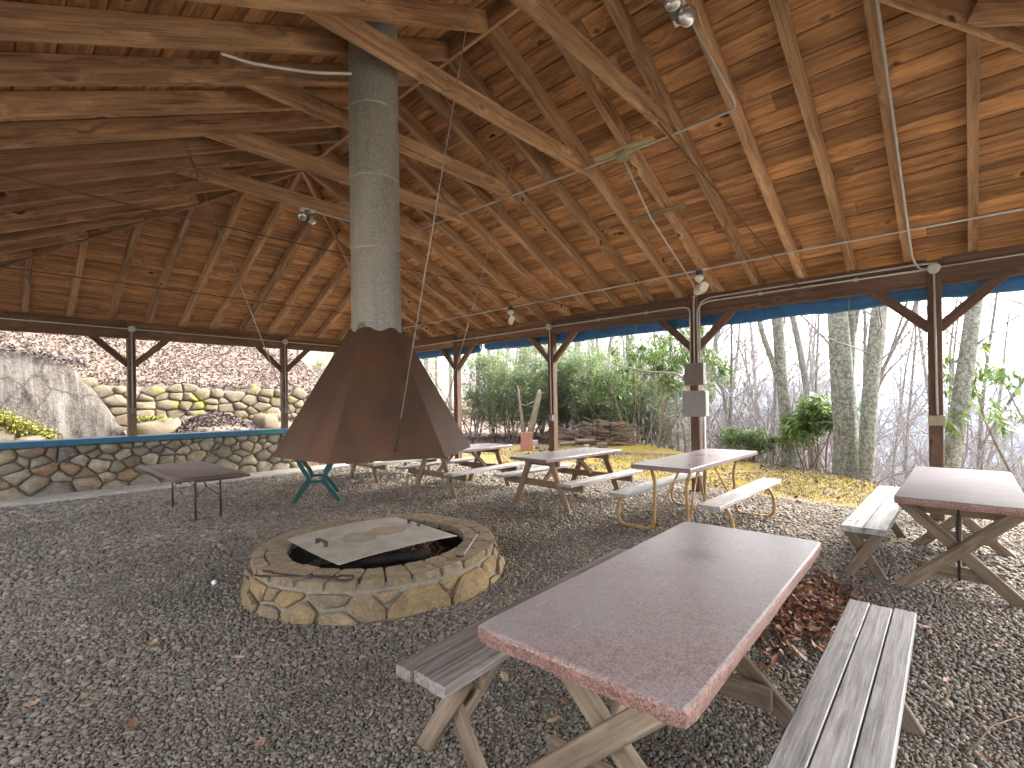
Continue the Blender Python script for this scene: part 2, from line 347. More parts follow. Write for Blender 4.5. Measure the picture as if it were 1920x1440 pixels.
# ------------------------------------------------------------------ object helpers
WM = {}
def props(o, label=None, cat=None, group=None, kind=None):
    if label: o['label'] = label
    if cat: o['category'] = cat
    if group: o['group'] = group
    if kind: o['kind'] = kind
    return o
def place(o, parent, W):
    WM[o] = W
    if parent is None: o.matrix_basis = W
    else:
        o.parent = parent; o.matrix_basis = WM[parent].inverted() @ W
    return o
def T(x, y, z): return Matrix.Translation((x, y, z))
def RZ(a): return Matrix.Rotation(a, 4, 'Z')
def thing(name, label, cat, W=Matrix(), group=None, kind=None):
    o = bpy.data.objects.new(name, None); o.empty_display_size = .1; COL.objects.link(o)
    props(o, label, cat, group, kind); return place(o, None, W)
def mk_mesh(name, V, F, mat, smooth=False):
    me = bpy.data.meshes.new(name); me.from_pydata([tuple(v) for v in V], [], F)
    if mat: me.materials.append(mat)
    if smooth: me.polygons.foreach_set('use_smooth', [True]*len(me.polygons))
    me.update(); return me
def np_mesh(name, V, F, mat, smooth=False):
    """V (n,3) float, F (m,k) int, all faces the same size"""
    V = np.asarray(V, np.float32); F = np.asarray(F, np.int32); m, k = F.shape
    me = bpy.data.meshes.new(name)
    me.vertices.add(len(V)); me.vertices.foreach_set('co', V.ravel())
    me.loops.add(m*k); me.loops.foreach_set('vertex_index', F.ravel())
    me.polygons.add(m); me.polygons.foreach_set('loop_start', np.arange(0, m*k, k, dtype=np.int32))
    if mat: me.materials.append(mat)
    me.update(calc_edges=True)
    if smooth: me.polygons.foreach_set('use_smooth', np.ones(m, bool))
    me.validate(); return me
def add(name, me, parent=None, W=Matrix(), **kw):
    o = bpy.data.objects.new(name, me); COL.objects.link(o); props(o, **kw); return place(o, parent, W)

_pc = {}
def plank(L, w, h, mat, bev=.006):
    key = (round(L, 3), round(w, 3), round(h, 3), mat.name, bev)
    if key in _pc: return _pc[key]
    b = min(bev, w*.3, h*.3); a, c = w/2, h/2
    sec = [(-a+b, -c), (a-b, -c), (a, -c+b), (a, c-b), (a-b, c), (-a+b, c), (-a, c-b), (-a, -c+b)]
    V = [(-L/2, y, z) for y, z in sec]+[(L/2, y, z) for y, z in sec]
    F = [(i, (i+1) % 8, 8+(i+1) % 8, 8+i) for i in range(8)]+[tuple(range(7, -1, -1)), tuple(range(8, 16))]
    F = [tuple(reversed(f)) for f in F]
    me = mk_mesh('plank', V, F, mat); _pc[key] = me; return me
def frame(p0, p1, up=(0, 0, 1)):
    p0, p1 = Vector(p0), Vector(p1); x = (p1-p0).normalized(); u = Vector(up)
    if abs(x.dot(u)) > .999: u = Vector((0, 1, 0))
    y = u.cross(x).normalized(); z = x.cross(y); c = (p0+p1)/2
    return Matrix(((x.x, y.x, z.x, c.x), (x.y, y.y, z.y, c.y), (x.z, y.z, z.z, c.z), (0, 0, 0, 1)))
def bar(name, p0, p1, w, h, mat, parent, up=(0, 0, 1), pre=None, bev=.006, **kw):
    """rectangular timber from p0 to p1 (centre line), w across, h along `up`; pre = matrix of the thing for local points"""
    L = (Vector(p1)-Vector(p0)).length; W = frame(p0, p1, up)
    if pre is not None: W = pre @ W
    return add(name, plank(L, w, h, mat, bev), parent, W, **kw)
def tube_geo(pts, rad, n=8, closed=False):
    P = [Vector(p) for p in pts]; m = len(P); V = []; F = []
    rr = rad if isinstance(rad, (list, tuple)) else [rad]*m
    t0 = (P[1]-P[0]).normalized(); ref = Vector((0, 0, 1)) if abs(t0.z) < .9 else Vector((1, 0, 0))
    nrm = (ref-t0*ref.dot(t0)).normalized()
    for i in range(m):
        t = ((P[min(i+1, m-1)]-P[max(i-1, 0)])).normalized()
        nrm = (nrm-t*nrm.dot(t)); nrm = nrm.normalized() if nrm.length > 1e-6 else t.orthogonal().normalized()
        b = t.cross(nrm)
        for k in range(n):
            a = 2*math.pi*k/n; V.append(P[i]+(nrm*math.cos(a)+b*math.sin(a))*rr[i])
    for i in range(m-1):
        for k in range(n):
            F.append((i*n+k, i*n+(k+1) % n, (i+1)*n+(k+1) % n, (i+1)*n+k))
    F.append(tuple(range(n-1, -1, -1))); F.append(tuple(range((m-1)*n, m*n)))
    return V, F
def tube(name, pts, rad, mat, parent=None, W=Matrix(), n=8, **kw):
    V, F = tube_geo(pts, rad, n); return add(name, mk_mesh(name, V, F, mat, True), parent, W, **kw)
def bend(pts, r, k=5):
    """polyline with its corners rounded"""
    P = [Vector(p) for p in pts]; out = [P[0]]
    for i in range(1, len(P)-1):
        a, b, c = P[i-1], P[i], P[i+1]
        d1 = min(r, (a-b).length*.48); d2 = min(r, (c-b).length*.48)
        q0 = b+(a-b).normalized()*d1; q1 = b+(c-b).normalized()*d2
        for j in range(k+1):
            t = j/k; out.append(q0*(1-t)**2+b*2*t*(1-t)+q1*t*t)
    out.append(P[-1]); return out
def lathe(name, prof, mat, parent=None, W=Matrix(), n=20, **kw):
    V = []; F = []
    for r, z in prof:
        for k in range(n):
            a = 2*math.pi*k/n; V.append((r*math.cos(a), r*math.sin(a), z))
    for i in range(len(prof)-1):
        for k in range(n): F.append((i*n+k, i*n+(k+1) % n, (i+1)*n+(k+1) % n, (i+1)*n+k))
    F.append(tuple(range(n-1, -1, -1))); F.append(tuple(range((len(prof)-1)*n, len(prof)*n)))
    return add(name, mk_mesh(name, V, F, mat, True), parent, W, **kw)
def boxm(sx, sy, sz, mat, bev=.004): return plank(sx, sy, sz, mat, bev)

# ------------------------------------------------------------------ stones
def clip(poly, p, n):
    out = []
    for i in range(len(poly)):
        a, b = poly[i], poly[(i+1) % len(poly)]
        da = (a[0]-p[0])*n[0]+(a[1]-p[1])*n[1]; db = (b[0]-p[0])*n[0]+(b[1]-p[1])*n[1]
        if da <= 0: out.append(a)
        if (da < 0 < db) or (db < 0 < da):
            t = da/(da-db); out.append((a[0]+(b[0]-a[0])*t, a[1]+(b[1]-a[1])*t))
    return out
def cells(x0, x1, y0, y1, rad, aspect=1.35, seed=1, tries=4000):
    """irregular stone outlines filling a rectangle; rad(y) = local stone radius"""
    r = random.Random(seed); pts = []
    for _ in range(tries):
        x, y = r.uniform(x0, x1), r.uniform(y0, y1); q = rad(y)*r.uniform(.7, 1.35)
        if all(((x-a)/aspect)**2+(y-b)**2 > (.5*(q+s))**2*3.0 for a, b, s in pts): pts.append((x, y, q))
    out = []
    for i, (x, y, q) in enumerate(pts):
        poly = [(x0, y0), (x1, y0), (x1, y1), (x0, y1)]
        near = sorted(pts, key=lambda p: ((p[0]-x)/aspect)**2+(p[1]-y)**2)[1:22]
        for a, b, s in near:
            dx, dy = (a-x)/aspect, b-y; d2 = dx*dx+dy*dy
            t = .5+.5*(q*q-s*s)*1.2/d2; t = max(.25, min(.75, t))
            poly = clip(poly, (x+(a-x)*t, y+(b-y)*t), (dx/aspect, dy))
            if len(poly) < 3: break
        if len(poly) >= 3: out.append(poly)
    return out
def chaikin(poly, t=.22):
    out = []
    for i in range(len(poly)):
        a, b = poly[i], poly[(i+1) % len(poly)]
        out.append((a[0]*(1-t)+b[0]*t, a[1]*(1-t)+b[1]*t)); out.append((a[0]*t+b[0]*(1-t), a[1]*t+b[1]*(1-t)))
    return out
def stone_mesh(poly, gap, depth, bulge, mat, r, flat=.74, smooth=False):
    """poly in the stone's own plane; +z is out of the wall"""
    n0 = len(poly); cx = sum(p[0] for p in poly)/n0; cy = sum(p[1] for p in poly)/n0
    if n0 <= 7: poly = chaikin(poly, r.uniform(.10, .20))
    sz = min(max(p[0] for p in poly)-min(p[0] for p in poly), max(p[1] for p in poly)-min(p[1] for p in poly))
    s = max(.55, 1-2*gap/max(sz, .02))
    o = [((p[0]-cx)*s*r.uniform(.94, 1.04), (p[1]-cy)*s*r.uniform(.94, 1.04)) for p in poly]; n = len(o)
    V = [(x, y, -depth) for x, y in o]+[(x, y, bulge*r.uniform(.2, .75)) for x, y in o]
    tx, ty = r.uniform(-.35, .35), r.uniform(-.35, .35)
    V += [(x*flat*r.uniform(.93, 1.07), y*flat*r.uniform(.93, 1.07), bulge*(r.uniform(.8, 1.15)+(tx*x+ty*y)/max(sz, .05)*.8)) for x, y in o]+[(0, 0, bulge*r.uniform(.9, 1.1))]
    F = []
    for i in range(n):
        j = (i+1) % n
        F += [(i, j, n+j, n+i), (n+i, n+j, 2*n+j, 2*n+i), (2*n+i, 2*n+j, 3*n)]
    return mk_mesh('stone', V, F, mat, smooth), (cx, cy)

# ------------------------------------------------------------------ terrain
EU = [-60, -4, -.5, .87, 1.4, 2.05, 2.8, 3.7, 5, 7, 9, 14, 20, 60, 400]
EV = [8.3, 8.8, 9.2, 10.1, 10.95, 11.7, 12.3, 12.6, 13.0, 14.6, 16.4, 19, 24, 60, 400]
def sstep(a, b, x):
    t = np.clip((x-a)/(b-a), 0, 1); return t*t*(3-2*t)
def terrain(v, u):
    v = np.asarray(v, float); u = np.asarray(u, float)
    d = v-np.interp(u, EU, EV)
    drop = np.where(d > 0, np.sqrt(d*d+.5)-.707, 0)*.52
    drop = np.where(drop > 45, 45+(drop-45)*.25, drop)
    z = -.03-np.minimum(drop, 130)-.12*sstep(8.3, 7.9, v)*sstep(11.9, 11.4, u)*sstep(-6, -5.5, v)*sstep(-7, -6.5, u)
    z += .07*sstep(8.4, 9.6, v)*sstep(1.0, -1.0, d)*(1+.6*np.sin(v*1.7+u*1.1))
    gen = np.maximum(0, (u-12.9)*.36-np.maximum(0, v-6.6)*.30)
    wall = np.where(u < 12.75, 0, np.where(u < 15.9, .45+(u-12.75)*.13, np.where(u < 16.35, .86+(u-15.9)/.45*(1.35-.045*(v-2)), 2.2-.045*(v-2)+(u-16.35)*.5)))
    A = sstep(10.0, 8.2, v)
    hill = gen*(1-A)+wall*A
    hill = np.where(hill > 30, 30+(hill-30)*.2, hill)
    m = .55*np.exp(-(((v-4.4)/1.0)**2+((u-15.5)/.7)**2))
    z = z+np.where(u > 12.75, hill+m, 0)
    z += (.06*np.sin(v*.9+1)*np.sin(u*.8)+.05*np.sin(v*2.3)*np.cos(u*1.9+.5))*sstep(13.0, 15.5, np.maximum(u, v-1))
    return z
def build_ground():
    na = 220; rr = np.concatenate([np.linspace(.01, 26, 105), 26*np.geomspace(1.03, 140, 60)])
    cx, cy = 6.0, 8.0; a = np.linspace(0, 2*np.pi, na, endpoint=False)
    Rr, A = np.meshgrid(rr, a, indexing='ij'); X = cx+Rr*np.cos(A); Y = cy+Rr*np.sin(A); Z = terrain(X, Y)
    V = np.stack([X, Y, Z], -1).reshape(-1, 3); i = np.arange(len(rr)-1)[:, None]*na; j = np.arange(na)[None, :]; j2 = (j+1) % na
    F = np.stack([i+j, i+na+j, i+na+j2, i+j2], -1).reshape(-1, 4)
    add('ground', np_mesh('ground', V, F, M['ground'], True), kind='structure')
build_ground()
def build_mountains():
    for (dist, base, hgt, seed, depth) in ((950, -130, 118, 3, 380), (1900, -130, 185, 8, 700)):
        na, nr = 260, 26; a = np.linspace(R_(-20), R_(150), na)     # angle from +Y towards +X
        r = np.random.default_rng(seed); ph = r.uniform(0, 6.28, 12); prof = np.zeros(na)
        for k in range(12): prof += np.sin(a*(3+k*4.1)+ph[k])/(1+k*.9)
        prof = hgt*(1+.14*prof)
        V = []
        for q in range(nr):
            t = q/(nr-1); rad = dist+depth*t; hh = base+prof*np.sin(np.pi*min(1, t*1.02))**.8
            hh = hh+7*np.sin(a*57+q*1.3+ph[3])*np.sin(np.pi*t)
            V.append(np.stack([np.sin(a)*rad, np.cos(a)*rad, hh], -1))
        V = np.concatenate(V); i = np.arange(nr-1)[:, None]*na; j = np.arange(na-1)[None, :]
        F = np.stack([i+j, i+j+1, i+na+j+1, i+na+j], -1).reshape(-1, 4)
        add('mountains', np_mesh('mountains', V, F, M['mountain'], True), kind='structure')
build_mountains()
def gravel_z(v, u):
    v = np.asarray(v, float); u = np.asarray(u, float)
    return -.05*sstep(9.5, 11.6, u)*sstep(7, 4, v)+.012*np.sin(v*1.3+.4)*np.sin(u*1.1)+.008*np.sin(v*3.1+u*2.3)-.03*sstep(.9, 1.35, np.hypot(v-2.0, u-2.9))*0
def build_gravel():
    nv, nu = 150, 170; vs = np.linspace(-6, 8.9, nv); us = np.linspace(-7, 11.62, nu)
    X, Y = np.meshgrid(vs, us, indexing='ij'); X = X.copy()
    ed = 8.45+.25*np.sin(us*1.7)+.15*np.sin(us*4.1)+.5*sstep(3.2, 4.2, us)+.5*sstep(5, 7, us)
    for k in range(1, 9): X[-k, :] = ed-(k-1)*.1
    Z = gravel_z(X, Y); Z[-1, :] = -.05; Z[0, :] = -.05; Z[:, 0] = -.05
    Z[-2, :] = np.maximum(Z[-2, :], .0)
    V = np.stack([X, Y, Z], -1).reshape(-1, 3); i = np.arange(nv-1)[:, None]*nu; j = np.arange(nu-1)[None, :]
    F = np.stack([i+j, i+nu+j, i+nu+j+1, i+j+1], -1).reshape(-1, 4)
    add('gravel_floor', np_mesh('gravel_floor', V, F, M['gravel'], True), kind='structure')
build_gravel()
# concrete strip along the foot of the half wall
V = [(-6, 11.55, -.12), (7.3, 11.55, -.12), (7.3, 12.24, -.12), (-6, 12.24, -.12), (-6, 11.56, -.005), (7.3, 11.56, -.005), (7.3, 12.24, .0), (-6, 12.24, .0)]
add('concrete_strip', mk_mesh('concrete_strip', V, [(0, 1, 5, 4), (4, 5, 6, 7), (1, 2, 6, 5), (3, 0, 4, 7), (2, 3, 7, 6)], M['concrete']), kind='structure')

# ------------------------------------------------------------------ pavilion
S = 3.048; VR = 8.137; U0 = .296; VL = VR-3*S; UB = U0+4*S; UF = U0-S; RV = VR-1.5*S
EZ, SL = 3.30, .46                                  # rafter underside at the wall line, roof slope
pav = thing('pavilion', 'open timber picnic pavilion with exposed rafters and a hipped board roof', 'pavilion', T(RV, (UB+UF)/2, 0))
P6 = .14; BZ = 2.96
posts = [(VR, U0+k*S, 'R') for k in range(-1, 5)]+[(VR-k*S, UB, 'B') for k in (1, 2, 3)]+[(VL, U0+k*S, 'L') for k in range(-1, 4)]+[(VR-k*S, UF, 'F') for k in (1, 2)]
for v, u, side in posts:
    z0 = .96 if (side == 'B' or (side == 'R' and u > 12)) and v < 7.5 else -.05
    bar('post', (v, u, z0), (v, u, 3.27), P6, P6, M['post'] if side != 'R' or u > 5 else M['beam'], pav, up=(0, 1, 0), bev=.008)
    for s in (-1, 1):                               # knee braces
        if side in 'RL':
            a, b = (v, u+s*(.06+P6/2-.09), 2.42), (v, u+s*.615, BZ+.025)
            if (s > 0 and u > UB-.1) or (s < 0 and u < UF+.1): continue
        else:
            a, b = (v+s*(.06+P6/2-.09), u, 2.42), (v+s*.615, u, BZ+.025)
            if v+s*.56 < VL: continue
        bar('brace', a, b, .075, .115, M['beam'] if side == 'R' and u < 5 else M['post'], pav, bev=.005)
# plate beams between the posts, in two stacked timbers
def beamrun(p, q, mat):
    p, q = Vector(p), Vector(q); d = (q-p).normalized()
    a, b = p+d*(P6/2+.001), q-d*(P6/2+.001)
    for nm, z, h, wd in (('beam', BZ+.12, .24, .125), ('top_plate', BZ+.292, .096, .105)):
        bar(nm, a+Vector((0, 0, z)), b+Vector((0, 0, z)), wd, h, mat, pav, bev=.007)
for k in range(-1, 4):
    beamrun((VR, U0+k*S, 0), (VR, U0+(k+1)*S, 0), M['beam'] if k < 2 else M['backbeam']); beamrun((VL, U0+k*S, 0), (VL, U0+(k+1)*S, 0), M['backbeam'])
for k in range(3):
    beamrun((VR-k*S, UB, 0), (VR-(k+1)*S, UB, 0), M['backbeam']); beamrun((VR-k*S, UF, 0), (VR-(k+1)*S, UF, 0), M['backbeam'])
RH = .182; RVH = RH*math.sqrt(1+SL*SL); RW = .086; OV = .5
HALF = 1.5*S
nrm = lambda sx, sy: Vector((sx*SL, sy*SL, 1)).normalized()
def rafter(foot, inward, wmax, name='rafter'):
    # inward = horizontal unit vector towards the ridge; w measured from the wall line
    f = Vector(foot); i = Vector(inward)
    def pt(wd): return f+i*wd+Vector((0, 0, EZ+SL*wd+RVH/2))
    up = Vector((-i.x*SL, -i.y*SL, 1))
    bar(name, pt(-OV), pt(wmax), RW, RH, M['rafter'], pav, up=up, bev=.004)
for k in range(-5, 22):
    u = -.06+.61*k
    if not UF-.3 < u < UB+.3: continue
    wm = min(HALF-.02, UB-u-.04, u-UF-.04)
    if wm > .05:
        rafter((VR, u, 0), (-1, 0, 0), wm); rafter((VL, u, 0), (1, 0, 0), wm)
for k in range(-3, 16):
    v = -.10+.612*k
    wm = min(HALF-.02, VR-v-.04, v-VL-.04)
    if wm > .05:
        rafter((v, UB, 0), (0, -1, 0), wm); rafter((v, UF, 0), (0, 1, 0), wm)
RB = EZ+SL*HALF                                       # ridge underside level
bar('ridge_board', (RV, UF+HALF-.05, RB+.10), (RV, UB-HALF+.05, RB+.10), .042, .23, M['rafter'], pav, bev=.004)
for (cv, cu, sv, su) in ((VR, UB, -1, -1), (VL, UB, 1, -1), (VR, UF, -1, 1), (VL, UF, 1, 1)):
    def hp(wd): return (cv+sv*wd, cu+su*wd, EZ+SL*wd+.085)
    bar('hip_rafter', hp(-OV), hp(HALF-.02), .045, .23, M['rafter'], pav, up=(-sv*SL, -su*SL, 2), bev=.004)
TZ = 4.53
for u in (2.42, 3.64, 4.86, 6.08, 7.30):
    bar('collar_tie', (1.38, u, TZ+.105), (5.62, u, TZ+.105), .04, .21, M['rafter'], pav, bev=.004)
# roof boards, course by course, cut along the hips
BT = .022; BW = .228
cosS = 1/math.sqrt(1+SL*SL); slope_len = (HALF+OV)/cosS
def board_slope(origin, along, inward, length, nseg, seed, minw=-OV):
    """origin = corner on the wall line, along = unit along the eave, length = wall length"""
    r = random.Random(seed); o, a, i = Vector(origin), Vector(along), Vector(inward)
    up = (i+Vector((0, 0, SL))).normalized(); n = a.cross(up); n = n if n.z > 0 else -n
    k = 0; s0 = -OV/cosS
    while s0 < HALF/cosS-.01:
        s1 = min(s0+BW*r.uniform(.97, 1.03), HALF/cosS); w0, w1 = s0*cosS, s1*cosS
        L = length-2*w0
        cuts = [0.0]; x = r.uniform(1.6, 4.9)
        while x < L-1.0 and nseg > 1: cuts.append(x); x += r.choice((3.66, 4.27, 4.88))*1.1
        cuts.append(L)
        for c in range(len(cuts)-1):
            xa, xb = cuts[c]+w0, cuts[c+1]+w0
            g = .0015; la, lb = xa+g, xb-g; ua, ub = la, lb
            if c == 0: ua = w1
            if c == len(cuts)-2: ub = length-w1
            if ub-ua < .03: continue
            mid = (la+lb)/2; sm = (s0+s1)/2
            ce = o+a*mid+i*(sm*cosS)+Vector((0, 0, EZ+SL*sm*cosS+RVH+.002+r.uniform(0, .004)))
            W = Matrix(((a.x, up.x, n.x, ce.x), (a.y, up.y, n.y, ce.y), (a.z, up.z, n.z, ce.z), (0, 0, 0, 1)))
            hy = (s1-s0)/2-.0045
            q = [(la-mid, -hy), (lb-mid, -hy), (ub-mid, hy), (ua-mid, hy)]
            e = .007
            qi = [(x0+(e if t in (0, 3) else -e), y0+(e if t in (0, 1) else -e)) for t, (x0, y0) in enumerate(q)]
            V = [(x0, y0, 0) for x0, y0 in qi]+[(x0, y0, e) for x0, y0 in q]+[(x0, y0, BT) for x0, y0 in q]
            F = [(3, 2, 1, 0), (8, 9, 10, 11)]
            for t in range(4):
                t2 = (t+1) % 4; F += [(t, t2, 4+t2, 4+t), (4+t, 4+t2, 8+t2, 8+t)]
            if W.to_3x3().determinant() < 0: F = [tuple(reversed(f)) for f in F]
            add('roof_board', mk_mesh('roof_board', V, F, M['ceiling']), pav, W)
        s0 = s1; k += 1
board_slope((VR, UF, 0), (0, 1, 0), (-1, 0, 0), 5*S, 5, 1)
board_slope((VL, UF, 0), (0, 1, 0), (1, 0, 0), 5*S, 3, 2)
board_slope((VL, UB, 0), (1, 0, 0), (0, -1, 0), 3*S, 3, 3)
board_slope((VL, UF, 0), (1, 0, 0), (0, 1, 0), 3*S, 1, 4)
# roofing over the boards
def rp(v, u, wd): return (v, u, EZ+SL*wd+RVH+.045)
ro = -OV-.03
A_, B_, C_, D_ = (rp(VL+ro, UF+ro, ro), rp(VR-ro, UF+ro, ro), rp(VR-ro, UB-ro, ro), rp(VL+ro, UB-ro, ro))
E_, F_ = rp(RV, UF+HALF, HALF), rp(RV, UB-HALF, HALF)
V = [A_, B_, C_, D_, E_, F_]; V += [(x, y, z+.02) for x, y, z in V]
Fs = [(0, 4, 1), (1, 4, 5, 2), (2, 5, 3), (3, 5, 4, 0)]
Fs = Fs+[tuple(6+i for i in reversed(f)) for f in Fs]+[(0, 1, 7, 6), (1, 2, 8, 7), (2, 3, 9, 8), (3, 0, 6, 9)]
M['shingle'] = painted('shingle', (.12, .11, .10), .9, .15, .3, nscale=20)
W0 = T(0, 0, 0)
add('roofing', mk_mesh('roofing', V, Fs, M['shingle']), pav, W0)
for nm, p, q in (('fascia', (VR+OV+.015, UF-OV, 0), (VR+OV+.015, UB+OV, 0)), ('fascia', (VL-OV, UB+OV+.015, 0), (VR+OV, UB+OV+.015, 0)),
                 ('fascia', (VL-OV-.015, UF-OV, 0), (VL-OV-.015, UB+OV, 0)), ('fascia', (VL-OV, UF-OV-.015, 0), (VR+OV, UF-OV-.015, 0))):
    zf = EZ-SL*OV+.09; bar(nm, Vector(p)+Vector((0, 0, zf)), Vector(q)+Vector((0, 0, zf)), .025, .17, M['backbeam'], pav)
# cleats nailed under the rafters that carry the conduit
def rpl(v, u, off=0): return Vector((v, u, EZ+SL*(VR-v)+off))
bar('cleat', rpl(5.27, 3.42, -.012), rpl(5.30, 2.62, -.012), .10, .022, M['cleat'], pav, up=(SL, 0, 1))
bar('cleat', rpl(6.31, 3.48, -.012), rpl(6.29, 2.70, -.012), .085, .022, M['cleat'], pav, up=(SL, 0, 1))

# ------------------------------------------------------------------ stone half wall along the back
hw = thing('stone_half_wall', 'low mortared fieldstone wall with blue cap under the back of the pavilion', 'wall', T(2, 12.45, 0))
WF = 12.29
V = [(-3, WF, -.2), (7.25, WF, -.2), (7.25, 12.72, -.2), (-3, 12.72, -.2)]; V += [(x, y, .88) for x, y, z in V]
add('mortar_core', mk_mesh('mortar_core', V, [(0, 1, 5, 4), (1, 2, 6, 5), (2, 3, 7, 6), (3, 0, 4, 7), (4, 5, 6, 7)], M['mortar_dark']), hw, Matrix())
r = random.Random(5)
def wall_stones(root, x0, x1, z0, z1, face, rad, seed, mat, bulge, aspect=1.3, lean=0.0, gap=.011):
    for poly in cells(x0, x1, z0, z1, rad, aspect, seed):
        me, (cx, cz) = stone_mesh(poly, gap, .05, bulge*r.uniform(.6, 1.4), mat, r, .62, True)
        ang = Matrix.Rotation(R_(90)-lean, 4, 'X')
        add('stone', me, root, T(cx, face+(cz-z0)*math.tan(lean), cz) @ ang)
wall_stones(hw, -1.1, 7.25, -.06, .875, WF, lambda y: .165 if y < .22 else (.118 if y < .5 else .088), 4, M['wall_stone'], .06)
capx = [-3, -.55, .72, 2.02, 4.35, 7.2]
for k in range(5):
    a, b = capx[k]+.002, capx[k+1]-.002
    bar('cap_section', (a, 12.49, .925), (b, 12.49, .925), .54, .115, M['cap_teal'] if k == 4 else M['cap_blue'], hw, bev=.012, label='teal cap section' if k == 4 else None)

# ------------------------------------------------------------------ fire pit
PC = Vector((2.545, 4.11, 0)); RBASE, RTOP, RIN, PH = 1.165, 1.075, .80, .285
pit = thing('fire_pit', 'round mortared tan stone fire pit with a flagstone rim on the gravel', 'fire pit', T(*PC))
WP = T(*PC)
def ring_mesh(prof, n, mat, nm):
    V = []; F = []
    for rr, z in prof:
        for k in range(n): V.append((rr*math.cos(2*math.pi*k/n), rr*math.sin(2*math.pi*k/n), z))
    for i in range(len(prof)-1):
        for k in range(n): F.append((i*n+k, i*n+(k+1) % n, (i+1)*n+(k+1) % n, (i+1)*n+k))
    return mk_mesh(nm, V, F, mat, False)
add('mortar_ring', ring_mesh([(RBASE-.015, -.06), (RTOP-.012, .235), (RTOP-.02, PH-.03), (RIN+.03, PH-.03)], 48, M['mortar'], 'mortar_ring'), pit, WP)
add('liner', ring_mesh([(RIN+.035, PH-.028), (RIN+.03, .2), (RIN+.02, -.12), (.02, -.14)], 48, M['soot'], 'liner'), pit, WP)
r = random.Random(21)
circ = 2*math.pi*RBASE
for poly in cells(0, circ, -.02, .205, lambda y: .115 if y < .10 else .085, 1.5, 9):
    cxs = sum(p[0] for p in poly)/len(poly)
    me, (cx, cz) = stone_mesh(poly, .009, .07, .026*r.uniform(.6, 1.5), M['pit_stone'], r, .8)
    th = cx/RBASE; rad = RBASE+(RTOP-RBASE)*max(0, cz)/.235-.015
    W = WP @ RZ(th) @ T(rad, 0, cz) @ Matrix.Rotation(R_(90), 4, 'Z') @ Matrix.Rotation(R_(90)-.31, 4, 'X')
    add('stone', me, pit, W)
th = .1
while th < 2*math.pi+.02:
    dth = r.uniform(.17, .36); dth = min(dth, 2*math.pi+.1-th) if 2*math.pi+.1-th < .45 else dth
    rs = [RIN-.01, RTOP+.012] if r.random() < .45 else [RIN-.01, RIN+.28*r.uniform(.35, .65), RTOP+.012]
    for q in range(len(rs)-1):
        ra, rb = rs[q], rs[q+1]; tm = th+dth/2; rm = (ra+rb)/2
        poly = []
        for rr_, ts in ((ra, (0, .5, 1)), (rb, (1, .66, .33, 0))):
            for t in ts: poly.append((rr_*math.cos(dth*(t-.5)), rr_*math.sin(dth*(t-.5))))
        me, (cx, cy) = stone_mesh(poly, .004, .055, .012*r.uniform(.5, 1.5), M['rim_stone'], r, .88)
        add('rim_stone', me, pit, WP @ RZ(tm) @ T(cx, cy, PH-.012+r.uniform(-.005, .006)))
    th += dth
# ash bed and logs
def blob(n, m, rad, fz, mat, nm, seed):
    rr = random.Random(seed); V = [(0, 0, fz)]; F = []
    for i in range(1, n+1):
        for k in range(m):
            a = 2*math.pi*k/m; q = rad*i/n; V.append((q*math.cos(a), q*math.sin(a), fz*(1-(i/n)**2)+rr.uniform(-.02, .02)))
    for k in range(m): F.append((0, 1+k, 1+(k+1) % m))
    for i in range(n-1):
        for k in range(m):
            b = 1+i*m; F.append((b+k, b+m+k, b+m+(k+1) % m, b+(k+1) % m))
    return mk_mesh(nm, V, F, mat, True)
add('ash_bed', blob(6, 26, RIN+.02, .07, M['soot'], 'ash_bed', 2), pit, WP @ T(0, 0, -.03))
def log_geo(L, r0, seed, n=9):
    rr = random.Random(seed); pts = [(x, rr.uniform(-.01, .01), rr.uniform(-.008, .008)) for x in np.linspace(-L/2, L/2, 6)]
    V, F = tube_geo(pts, [r0*rr.uniform(.85, 1.1) for _ in range(6)], n)
    return [v+Vector((rr.uniform(-.3, .3)*r0*.35, rr.uniform(-.3, .3)*r0*.35, rr.uniform(-.3, .3)*r0*.35)) for v in V], F
lg = [((2.35, 3.62, .075), .62, .062, 40, 'char', 'charred round log lying nearest the pit wall under the lid corner'),
      ((2.75, 3.72, .09), .70, .07, 8, 'char', 'thick charred log lying across the ash in the open part of the pit'),
      ((2.95, 3.92, .10), .55, .05, 62, 'redwood', 'reddish split log with torn fibres on the ash by the pit wall'),
      ((2.55, 3.85, .17), .60, .055, -30, 'char', 'charred log resting on top of the other logs beneath the lid'),
      ((2.12, 3.78, .075), .40, .045, 75, 'redwood', 'small red brown split stick at the left inside of the fire pit'),
      ((3.08, 4.10, .09), .50, .05, 85, 'char', 'short black log against the right inside of the fire pit')]
for k, (p, L, r0, an, mt, lb) in enumerate(lg):
    V, F = log_geo(L, r0, k); add('log', mk_mesh('log', V, F, M[mt], True), None, T(*p) @ RZ(R_(an)), label=lb, cat='log')
r = random.Random(3)
V = []; F = []
for k in range(70):
    p = Vector((2.86+r.gauss(0, .10), 3.80+r.gauss(0, .12), .13+r.uniform(-.03, .05))); a = r.uniform(.2, 1.4); L = r.uniform(.04, .13)
    d = Vector((math.cos(a), math.sin(a), r.uniform(-.2, .5)))*L; s = Vector((-math.sin(a), math.cos(a), 0))*r.uniform(.003, .008)
    b = len(V); V += [p-s, p+s, p+d+s*.4, p+d-s*.4, p+Vector((0, 0, .006)), p+d+Vector((0, 0, .004))]; F += [(b, b+1, b+2, b+3), (b, b+3, b+5, b+4), (b+1, b+4, b+5, b+2)]
